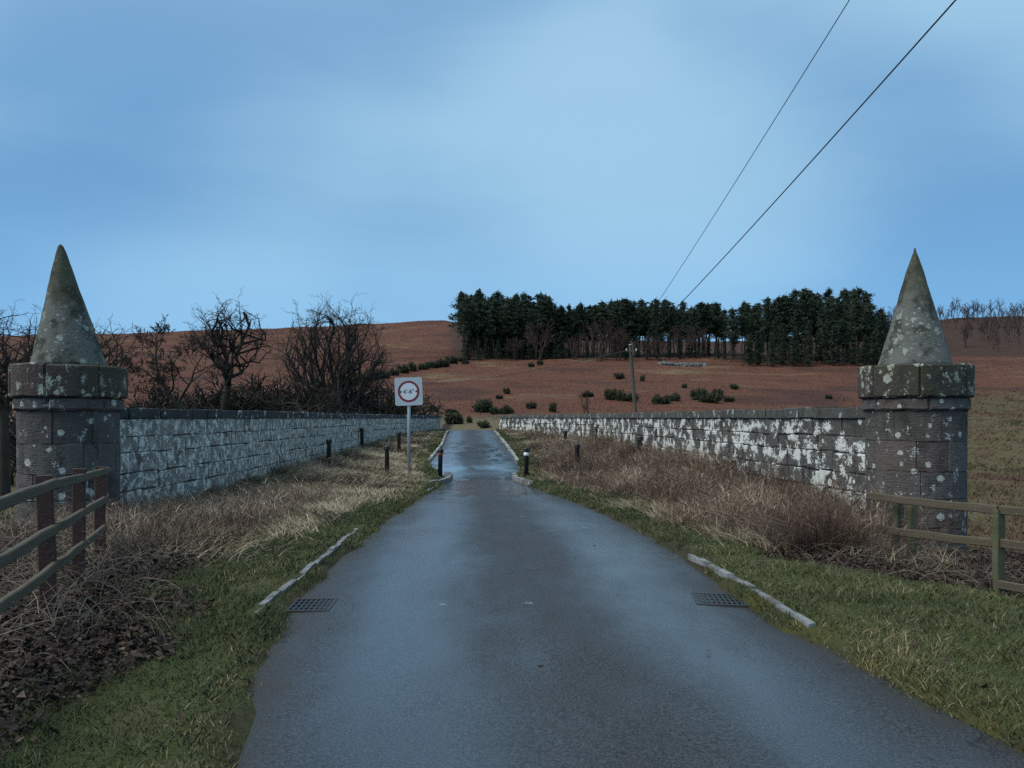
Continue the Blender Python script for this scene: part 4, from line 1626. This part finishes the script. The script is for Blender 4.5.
def gorse_mesh(seed):
    r_ = np.random.default_rng(seed)
    n = 1100
    lob = r_.uniform(-1, 1, (9, 3)) * np.array([1.05, .7, .34]) * r_.uniform(.5, 1.1, (9, 1)) + np.array([0, 0, .36])
    k = r_.integers(0, 9, n)
    d = r_.normal(size=(n, 3)); d /= np.linalg.norm(d, axis=1, keepdims=True)
    C = lob[k] + d * (r_.uniform(.15, .42, (n, 1)) + (r_.random((n, 1)) < .14) * .16) * np.array([1, 1, 1.0])
    C[:, 2] = np.abs(C[:, 2]) * .95
    V, F = leaf_tris(C, np.full(n, .10), r_, 1.0, 2.6)
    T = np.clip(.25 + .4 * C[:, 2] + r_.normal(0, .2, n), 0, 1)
    me = mesh_np('foliage', V, None, F, attrs={'tint': np.repeat(T, 3)}); me.materials.append(M['gorse'])
    st = np.array([[(0, 0, -.2), (math.cos(a) * .2, math.sin(a) * .2, .25), (math.cos(a) * .5, math.sin(a) * .5, .6)] for a in np.arange(0, 6.2, 1.05)])
    v, q = tubes(st, np.tile(np.array([.05, .035, .015]), (len(st), 1)), 4)
    sm = mesh_np('stems', v, q); sm.materials.append(M['thicket'])
    return me, sm


GORSE = [gorse_mesh(s) for s in (1, 2, 3, 4)]


def ground_row(px, py):
    """distance at which the hillside meets a given photograph row"""
    ys = np.arange(88, 330, .5)
    zz = ground(at_col(px, ys), ys)
    rows = 418 - (zz - 1.6) * 760 / ys
    i = np.argmax(rows < py)
    return float(ys[i])


def put_gorse(px, py, wpx, hpx, label, group='gorse bushes on the hillside'):
    y = ground_row(px, py)
    x = at_col(px, y)
    root = tag(empty('gorse_bush', (x, y, gz(x, y) - .1), pr.uniform(0, 6)), label, 'bush', group)
    s = 1.25 * wpx * y / 760 / 2.3
    root.scale = (s, s, 1.25 * hpx * y / 760 / 1.15)
    k = pr.randrange(4)
    link('foliage', GORSE[k][0], None, root)
    link('stems', GORSE[k][1], None, root)


for px, py, w, h, lb in (
        (481, 412, 26, 14, 'broad round gorse bush above the road, largest near the bridge gap'),
        (502, 414, 18, 9, 'low gorse bush just right of the bridge gap, above the wall end'),
        (532, 409, 9, 8, 'small gorse bush above the right wall, left of the row of three'),
        (552, 412, 10, 9, 'small gorse bush close above the right wall, left of the sapling'),
        (507, 394, 6, 6, 'small gorse bush alone on the russet slope, upper of two'),
        (499, 399, 6, 5, 'tiny gorse bush just below the lone one on the slope'),
        (588, 397, 14, 6, 'flat gorse bush at the left end of the gorse beside the pole'),
        (612, 400, 15, 12, 'round gorse bush left of the telegraph pole'),
        (625, 401, 17, 11, 'gorse bush touching the left side of the telegraph pole'),
        (620, 379, 11, 6, 'flat gorse bush on the slope behind the pole, higher up'),
        (642, 381, 5, 6, 'small upright gorse bush right of the pole, higher up'),
        (661, 404, 14, 10, 'gorse bush right of the telegraph pole, lower of the pair'),
        (673, 401, 14, 8, 'gorse bush right of the pole, upper of the pair'),
        (700, 400, 14, 13, 'round gorse bush in the right hand clump above the wall'),
        (709, 403, 18, 12, 'broad gorse bush at the foot of the right hand clump'),
        (718, 397, 12, 9, 'gorse bush at the top of the right hand clump'),
        (735, 389, 10, 5, 'small flat gorse bush up the slope from the right hand clump'),
        (684, 388, 6, 5, 'tiny gorse bush up the slope, above the pair right of the pole'),
        (728, 402, 10, 6, 'low gorse bush at the right end of the clump'),
        (829, 399, 7, 5, 'lone small gorse bush on the slope left of the right pillar'),
        (455, 424, 20, 13, 'olive bush beside the road just beyond the bridge, left'),
        (470, 423, 7, 8, 'small dark bush in the pale grass beyond the bridge'),
        (485, 428, 14, 7, 'low dark bush beyond the crest at the right road edge'),
        (466, 364, 6, 4, 'small bush on the open slope below the plantation corner'),
        (531, 367, 7, 5, 'small bush at the foot of the dense pine block'),
        (541, 365, 7, 6, 'dark bush below the reddish tree at the pine block'),
        (362, 405, 18, 12, 'gorse bush right of the willow above the left wall'),
        (380, 408, 16, 12, 'gorse bush left of the sign, above the left wall'),
        (397, 408, 12, 9, 'gorse bush hidden behind the sign post'),
        (432, 412, 16, 7, 'low gorse bush right of the sign, above the left wall end'),
        (450, 413, 12, 5, 'flat gorse bush between the sign and the bridge gap')):
    put_gorse(px, py, w, h, lb)
# hedge of gorse climbing the hill behind the sign
for i, t in enumerate(np.linspace(0, 1, 13)):
    put_gorse(346 + 116 * t, 386 - 24 * t + pr.uniform(-1, 1), 13 + pr.uniform(-3, 5) - 3 * t, 10 - 4 * t + pr.uniform(-1, 2),
              'gorse bush at the lower left end of the hedge line behind the sign' if i == 0 else 'gorse bush at the upper right end of the hedge line, below the pines' if i == 12 else
              'dark gorse bush in the hedge line climbing the hill behind the sign', 'gorse hedge behind the sign')


# ------------------------------------------------------------------ blades, stems, litter
def ribbons(P, h, w, az, lean, curl, tint, name, material):
    """grass blades: base P (N,3), height, width, lean azimuth, lean and curl; two bends each"""
    n = len(P)
    t = np.array([0, .5, 1.0])
    dirx, diry = np.cos(az), np.sin(az)
    out = (lean[:, None] * t + curl[:, None] * t ** 2) * h[:, None]
    up = h[:, None] * t * np.clip(1 - .35 * curl[:, None] * t, .2, 1)
    cx = P[:, 0:1] + dirx[:, None] * out
    cy = P[:, 1:2] + diry[:, None] * out
    cz = P[:, 2:3] + up
    fa = rng.uniform(0, np.pi, n)
    wx, wy = np.cos(fa) * w * .5, np.sin(fa) * w * .5
    V = np.empty((n, 5, 3))
    for k, (lv, s, ws) in enumerate(((0, -1, 1), (0, 1, 1), (1, -1, .75), (1, 1, .75), (2, 0, 0))):
        V[:, k, 0] = cx[:, lv] + wx * s * ws
        V[:, k, 1] = cy[:, lv] + wy * s * ws
        V[:, k, 2] = cz[:, lv]
    b_ = np.arange(n)[:, None] * 5
    q = b_ + np.array([[0, 1, 3, 2]])
    tr = b_ + np.array([[2, 3, 4]])
    me = mesh_np(name, V, q, tr, attrs={'tint': np.repeat(np.clip(tint, 0, 1), 5)})
    return link(name, me, material)


def scatter(n, y0, y1, x_lo, x_hi):
    y = np.exp(rng.uniform(math.log(y0), math.log(y1), n))
    a, b_ = x_lo(y), x_hi(y)
    x = a + (b_ - a) * rng.random(n)
    return x, y


def in_view(x, y, m=60):
    px = 512 + 760 * x / np.maximum(y, .3)
    return (px > -m) & (px < 1024 + m)


def zone(x, y):
    d = np.maximum(XL(y) - x, x - XR(y))
    left = x < (XL(y) + XR(y)) / 2
    return d, left


SHAPES = {}


def near_kerb(x, y):
    a = (np.abs(x - np.interp(y, [6.0, 7.5, 8.94, 10.8], [-2.06, -2.09, -2.13, -2.2])) < .05) & (y > 5.9) & (y < 11.3)
    b_ = (np.abs(x - np.interp(y, [5.84, 7.13, 8.68], [2.24, 2.19, 2.03])) < .055) & (y > 5.6) & (y < 9.0)
    return a | b_


def build_green():
    xs, ys = [], []
    for lo, hi in ((lambda y: np.maximum(WL(y) + .3, XL(y) - 6.5), lambda y: XL(y) + .05), (lambda y: XR(y) - .05, lambda y: np.minimum(WR(y) - .2, XR(y) + 6) + (y < 9) * 2)):
        x, y = scatter(330000, 2.6, 46, lo, hi)
        xs.append(x); ys.append(y)
    x, y = np.concatenate(xs), np.concatenate(ys)
    d, left = zone(x, y)
    wob = fbm(x * .9, y * .9, 31, 3) - .5
    clump = fbm(x * 2.6, y * 2.6, 77, 2)
    dry = np.where(left, sstep(8, 13, y) * sstep(.5, 1.5, d + wob), sstep(8, 11, y) * sstep(.7, 1.5, d + wob))
    lit = np.where(left, sstep(-.3, .25, litter_left(x, y) + wob), sstep(-.3, .2, litter_right(x, y) + wob * .6))
    edge = sstep(-.04, .2, d + (clump - .5) * .4)
    keep = (1 - dry * .88) * (1 - lit * .93) * edge * (.55 + .45 * sstep(.25, .5, clump))
    m = (rng.random(len(x)) < keep) & in_view(x, y) & (d > -.12) & ~near_kerb(x, y)
    x, y, d, clump = x[m], y[m], d[m], clump[m]
    n = len(x)
    z = ground(x, y)
    k = 1 + y / 9
    pat = fbm(x * .8 + 3, y * .8, 99, 3)
    h = rng.uniform(.018, .058, n) * (.45 + 1.0 * clump) * (.8 + .2 * k) * (1 + .4 * sstep(.3, 1.2, d))
    w = rng.uniform(.003, .0062, n) * k
    tint = rng.beta(2, 2.2, n) * .7 + (clump - .5) * .3 + (pat - .5) * 1.0 - .12 + (rng.random(n) < .15) * .4
    o = ribbons(np.stack([x, y, z - .008], -1), h, w, rng.uniform(0, 6.28, n), rng.uniform(.1, .8, n), rng.uniform(0, .9, n), tint, 'green_grass', M['green_grass'])
    tag(o, 'short green and tawny grass on the road verges', 'grass', kind='stuff')


def build_dry():
    xs, ys = [], []
    for lo, hi, q in ((lambda y: WL(y) + .2, lambda y: XL(y) - .25, 190000), (lambda y: XR(y) + .3, lambda y: WR(y) - .15, 75000)):
        x, y = scatter(q, 7.0, 48, lo, hi)
        xs.append(x); ys.append(y)
    x, y = np.concatenate(xs), np.concatenate(ys)
    d, left = zone(x, y)
    wob = fbm(x * .9, y * .9, 31, 3) - .5
    clump = fbm(x * 1.7, y * 1.7, 41, 3)
    dens = np.where(left, sstep(7.5, 12, y) * sstep(.35, 1.5, d + wob), sstep(8, 11, y) * sstep(.25, .9, d + wob) * (.6 + .4 * sstep(26, 32, y)))
    lit = np.where(left, sstep(-.1, .5, litter_left(x, y)), 0)
    keep = dens * (1 - lit * .75) * (.25 + .75 * sstep(.3, .55, clump))
    m = (rng.random(len(x)) < keep) & in_view(x, y)
    x, y, d, left, clump = x[m], y[m], d[m], left[m], clump[m]
    n = len(x)
    k = 1 + y / 10
    h = rng.uniform(.10, .30, n) * (.45 + 1.1 * clump) * (.65 + .35 * sstep(.4, 2.0, d))
    w = rng.uniform(.003, .0065, n) * k
    prev = fbm(x * .7, y * .7, 88, 2) * 9
    az = prev + rng.normal(0, .9, n)
    tint = np.clip(rng.beta(2.2, 2.2, n) * .75 + .06 + (clump - .5) * .7 + np.where(left, .14, 0), 0, .93)
    tint = np.where(rng.random(n) < .07, 1.0, tint)
    o = ribbons(np.stack([x, y, ground(x, y) - .01], -1), h, w, az, rng.uniform(.2, 1.1, n), rng.uniform(.2, 1.5, n), tint, 'dry_grass', M['dry_grass'])
    tag(o, 'long straw-coloured dead grass on the banks below the walls', 'grass', kind='stuff')


def build_stems():
    # dead willowherb and bracken standing against the right wall, some on the left
    x, y = scatter(150000, 8.8, 46, lambda y: XR(y) + .5, lambda y: WR(y) - .12)
    d, _ = zone(x, y)
    wob = fbm(x * .8, y * .8, 61, 3) - .5
    t = d / (WR(y) - XR(y))
    dens = sstep(.75, 1.35, d + wob * 1.2) * (1 - .7 * sstep(29, 38, y)) * (.12 + .88 * sstep(.34, .56, fbm(x * 1.5, y * 1.5, 62, 3)))
    dens = dens * (1 - .85 * sstep(4.1, 4.6, x) * sstep(10.9, 10.3, y))
    m = (rng.random(len(x)) < dens) & in_view(x, y)
    x, y, d, t = x[m], y[m], d[m], t[m]
    x2, y2 = scatter(16000, 8.5, 30, lambda y: WL(y) + .15, lambda y: XL(y) - 1.4)
    f2 = fbm(x2 * .9, y2 * .9, 63, 3)
    m2 = (rng.random(len(x2)) < sstep(.5, .66, f2 + .3 * sstep(13, 9.5, y2) - .12 * sstep(12, 15, y2))) & in_view(x2, y2)
    x2, y2 = x2[m2], y2[m2]
    X, Y = np.concatenate([x, x2]), np.concatenate([y, y2])
    n = len(X)
    nr = len(x)
    h = np.concatenate([rng.uniform(.26, .86, nr) * (.4 + .8 * fbm(x * 1.4, y * 1.4, 65, 2)) * (.5 + .65 * sstep(.7, 2.2, d)) * (1 - .45 * sstep(26, 36, y)), rng.uniform(.2, .5, n - nr)])
    k = 1 + Y / 10
    w = rng.uniform(.0018, .0042, n) * k
    fallen = rng.random(n) < np.where(np.arange(n) < nr, .16 + .12 * sstep(12, 9.5, Y), .2)
    lean = np.where(fallen, rng.uniform(.7, 1.8, n), np.abs(rng.normal(.05, .24, n)))
    az = np.where(fallen, rng.normal(math.pi * 1.1, 1.7, n), rng.uniform(0, 6.28, n))
    tint = rng.beta(2, 2, n) * .8 + (fbm(X * 1.1, Y * 1.1, 64, 3) - .5) * 1.3 + (rng.random(n) < .07) * .4 - .03
    Z = ground(X, Y) - .01
    curl = np.where(fallen, .7, .15)
    # side twigs and curled dead leaves on the upper stems
    up_ = np.nonzero(~fallen)[0]
    s_ = rng.choice(up_, int(len(up_) * .9))
    q = rng.uniform(.35, .95, len(s_))
    X = np.concatenate([X, X[s_] + np.cos(az[s_]) * lean[s_] * h[s_] * q]); Y = np.concatenate([Y, Y[s_] + np.sin(az[s_]) * lean[s_] * h[s_] * q])
    Z = np.concatenate([Z, Z[s_] + h[s_] * q * .95])
    w = np.concatenate([w, w[s_] * rng.uniform(.6, 1.7, len(s_))])
    tint = np.concatenate([tint, tint[s_] + rng.normal(.05, .2, len(s_))])
    az = np.concatenate([az, rng.uniform(0, 6.28, len(s_))]); lean = np.concatenate([lean, rng.uniform(.3, 1.6, len(s_))])
    curl = np.concatenate([curl, rng.uniform(-.2, 1.2, len(s_))])
    h = np.concatenate([h, rng.uniform(.04, .14, len(s_))])
    o = ribbons(np.stack([X, Y, Z], -1), h, w, az, lean, curl, tint, 'dead_stems', M['dead_stem'])
    tag(o, 'brown dead weed stems standing thick along the right wall', 'weeds', kind='stuff')


def build_brambles():
    # arching canes round the left fence foot and before the right pillar
    N = 3000
    a = int(N * .7)
    y = np.concatenate([rng.uniform(3.6, 11.0, a), rng.uniform(7.6, 11.0, N - a)])
    x = np.concatenate([LLX(y[:a]) - rng.uniform(.1, 2.4, a), rng.uniform(3.1, 6.6, N - a)])
    L = np.concatenate([rng.uniform(.25, .95, a), rng.uniform(.2, .7, N - a)]) * np.where(rng.random(N) < .2, 1.25, .85)
    az = rng.uniform(0, 6.28, N)
    e = rng.uniform(.35, 1.5, N)
    S = 7
    pts = np.zeros((N, S, 3))
    pts[:, 0] = np.stack([x, y, ground(x, y) - .02], -1)
    for s in range(1, S):
        e = e - rng.uniform(.05, .42, N)
        az = az + rng.normal(0, .2, N)
        st = L / (S - 1)
        pts[:, s] = pts[:, s - 1] + np.stack([np.cos(az) * np.cos(e) * st, np.sin(az) * np.cos(e) * st, np.sin(e) * st], -1)
    gzz = ground(pts[..., 0], pts[..., 1]) + .01
    pts[:, 1:, 2] = np.maximum(pts[:, 1:, 2], gzz[:, 1:])
    rad = rng.uniform(.0018, .0042, N)[:, None] * np.linspace(1, .45, S)[None]
    v, q = tubes(pts, rad, 3)
    tint = np.repeat(rng.beta(1.6, 1.8, N), S * 3)
    o = link('brambles', mesh_np('brambles', v, q, smooth=True, attrs={'tint': tint}), M['bramble'])
    tag(o, 'tangle of bare bramble canes round the fence feet', 'brambles', kind='stuff')


def build_litter():
    N = 42000
    a = int(N * .62)
    y = np.concatenate([np.exp(rng.uniform(math.log(3.2), math.log(11), a)), rng.uniform(7.4, 10.6, N - a)])
    x = np.concatenate([LLX(y[:a]) + .5 - np.abs(rng.normal(0, 1.1, a)) * 1.2, rng.uniform(2.8, 7.4, N - a)])
    w = np.where(np.arange(N) < a, sstep(-.55, .2, litter_left(x, y) + (fbm(x * 2, y * 2, 13, 2) - .5) * .9),
                 sstep(-.25, .15, litter_right(x, y) + (fbm(x * 1.6, y * 1.6, 14, 2) - .5) * .8))
    m = rng.random(N) < w
    # a few blown on to the grass
    xe = np.concatenate([rng.uniform(-2.6, -1.3, 60), rng.uniform(2.4, 5, 60), rng.uniform(-1.2, 2.2, 26)])
    ye = np.concatenate([rng.uniform(3.5, 9, 120), rng.uniform(3.6, 16, 26)])
    x = np.concatenate([x[m], xe]); y = np.concatenate([y[m], ye])
    n = len(x)
    z = ground(x, y) + rng.uniform(.004, .05, n)
    z[-26:] = ZR(ye[-26:]) + .022
    s = rng.uniform(.008, .032, n) * np.where(rng.random(n) < .1, 1.35, 1.0)
    az = rng.uniform(0, 6.28, n)
    u = np.stack([np.cos(az), np.sin(az), rng.normal(0, .45, n)], -1)
    v = np.stack([-np.sin(az), np.cos(az), rng.normal(0, .45, n)], -1)
    u[-26:, 2] *= .1; v[-26:, 2] *= .1
    c = np.stack([x, y, z], -1)
    nrm = np.cross(u, v)
    cup = (rng.uniform(-.1, .55, n) * s)[:, None]
    cup[-26:] *= .3
    P = [c + u * s[:, None], c + v * s[:, None] * .7 + nrm * cup, c - u * s[:, None] * .9, c - v * s[:, None] * .7 + nrm * cup]
    V = np.stack(P, 1)
    b_ = np.arange(n)[:, None] * 4
    tr = np.concatenate([b_ + np.array([[0, 1, 2]]), b_ + np.array([[0, 2, 3]])], 0)
    tint = np.clip(rng.beta(1.5, 2.4, n) + (rng.random(n) < .03) * .4, 0, 1)
    o = link('leaf_litter', mesh_np('leaf_litter', V, None, tr, attrs={'tint': np.repeat(tint, 4)}), M['litter'])
    tag(o, 'wet dark brown fallen leaves lying by the fences', 'leaves', kind='stuff')


def build_bracken():
    n0 = 230000
    y = np.exp(rng.uniform(math.log(88), math.log(410), n0))
    x = rng.uniform(-.75, .75, n0) * y
    r = x / y
    f = fbm(x / 7, y / 9, 17, 3)
    fld = sstep(.40, .46, r) * sstep(150, 132, y + (r - .6) * -120)
    keep = (.35 + .65 * sstep(.35, .6, f)) * sstep(98, 112, y + (f - .5) * 20) * (1 - fld * .85)
    wood = np.maximum(sstep(-.09, -.07, r) * sstep(.5, .47, r) * sstep(212, 228, y - sstep(.33, .22, r) * 22), sstep(.44, .5, r) * sstep(245, 262, y))
    m = rng.random(n0) < keep * (1 - .85 * wood)
    x, y, f = x[m], y[m], f[m]
    n = len(x)
    k = y / 200
    h = rng.uniform(.06, .20, n) * (.6 + .4 * k)
    w = rng.uniform(.14, .28, n) * (.5 + .7 * k)
    tint = np.clip(rng.beta(2, 2, n) * .35 + (f - .5) * .5 + .25 + (fbm(x / 26, y / 30, 19, 4) - .5) * 1.9, 0, 1)
    az = rng.normal(-math.pi / 2, 1.2, n)
    o = ribbons(np.stack([x, y, ground(x, y) - .05], -1), h, w, az, rng.uniform(.3, 1.2, n), rng.uniform(.2, 1.0, n), tint, 'bracken', M['bracken'])
    tag(o, 'russet dead bracken covering the hillside', 'bracken', kind='stuff')


def build_tussocks():
    # rough pasture outside the walls
    n0 = 120000
    y = np.exp(rng.uniform(math.log(10), math.log(180), n0))
    r = np.where(rng.random(n0) < .62, rng.uniform(.38, .78, n0), rng.uniform(-.78, -.1, n0))
    x = r * y
    d = np.maximum(WL(y) - x, x - WR(y))
    f = fbm(x / 2.2, y / 2.2, 27, 3)
    m = (d > .5) & (rng.random(n0) < .25 + .75 * sstep(.35, .6, f)) & ((y > 11.5) | (d > 1.2))
    m &= ~((r < 0) & (y > 100)) & ~((r > 0) & (y + (r - .6) * -120 > 145))
    x, y, f = x[m], y[m], f[m]
    n = len(x)
    k = 1 + y / 11
    h = rng.uniform(.08, .26, n) * (.5 + f) * (1 + y / 160)
    tint = np.clip(rng.beta(2, 2, n) * .6 + (fbm(x / 9, y / 12, 28, 3) - .5) * 2.2 + .25, 0, 1)
    o = ribbons(np.stack([x, y, ground(x, y) - .02], -1), h, rng.uniform(.006, .014, n) * k, rng.uniform(0, 6.28, n), rng.uniform(.2, 1.1, n),
                rng.uniform(.1, 1.2, n), tint, 'pasture_grass', M['pasture'])
    tag(o, 'rough olive pasture grass beyond the walls', 'grass', kind='stuff')


build_green()
build_dry()
build_stems()
build_brambles()
build_litter()
build_bracken()
build_tussocks()


# scree and a tumbled dyke on the slope right of the pole
def build_stones():
    root_x, root_y = at_col(680, 212), 212
    r = random.Random(3)
    base = [unit_stone(q, .14, .06) for q in range(6)]
    parts = []

    def add(x, y, s, up):
        V, F = r.choice(base)
        a = r.uniform(0, 6.28)
        A = np.array(V) * np.array([s * r.uniform(.8, 1.6), s * r.uniform(.8, 1.2), s * r.uniform(.6, .9)])
        B = np.stack([A[:, 0] * math.cos(a) - A[:, 1] * math.sin(a), A[:, 0] * math.sin(a) + A[:, 1] * math.cos(a), A[:, 2]], -1)
        return B + np.array([x, y, gz(x, y) + up]), np.array(F)[:, ::-1]
    yd = ground_row(680, 366)
    for i in range(150):
        px = 660 + 46 * r.random()
        parts.append(add(at_col(px, yd), yd + r.uniform(-.6, .6), r.uniform(.4, .8), r.uniform(0, .8)))
    V, Q = join_arrays(parts)
    o = link('ruined_dyke', mesh_np('ruined_dyke', V, Q), M['scree'])
    tag(o, 'low tumbled grey stone dyke on the slope right of the pole', 'stones', kind='stuff')
    parts = []
    ys_ = ground_row(703, 352)
    for i in range(160):
        px = 703 + r.gauss(0, 5)
        yy = ys_ + r.gauss(0, 6)
        parts.append(add(at_col(px, yy), yy, r.uniform(.35, .9), .05))
    V, Q = join_arrays(parts)
    o = link('scree', mesh_np('scree', V, Q), M['scree'])
    tag(o, 'patch of grey scree above the tumbled dyke', 'scree', kind='stuff')


build_stones()
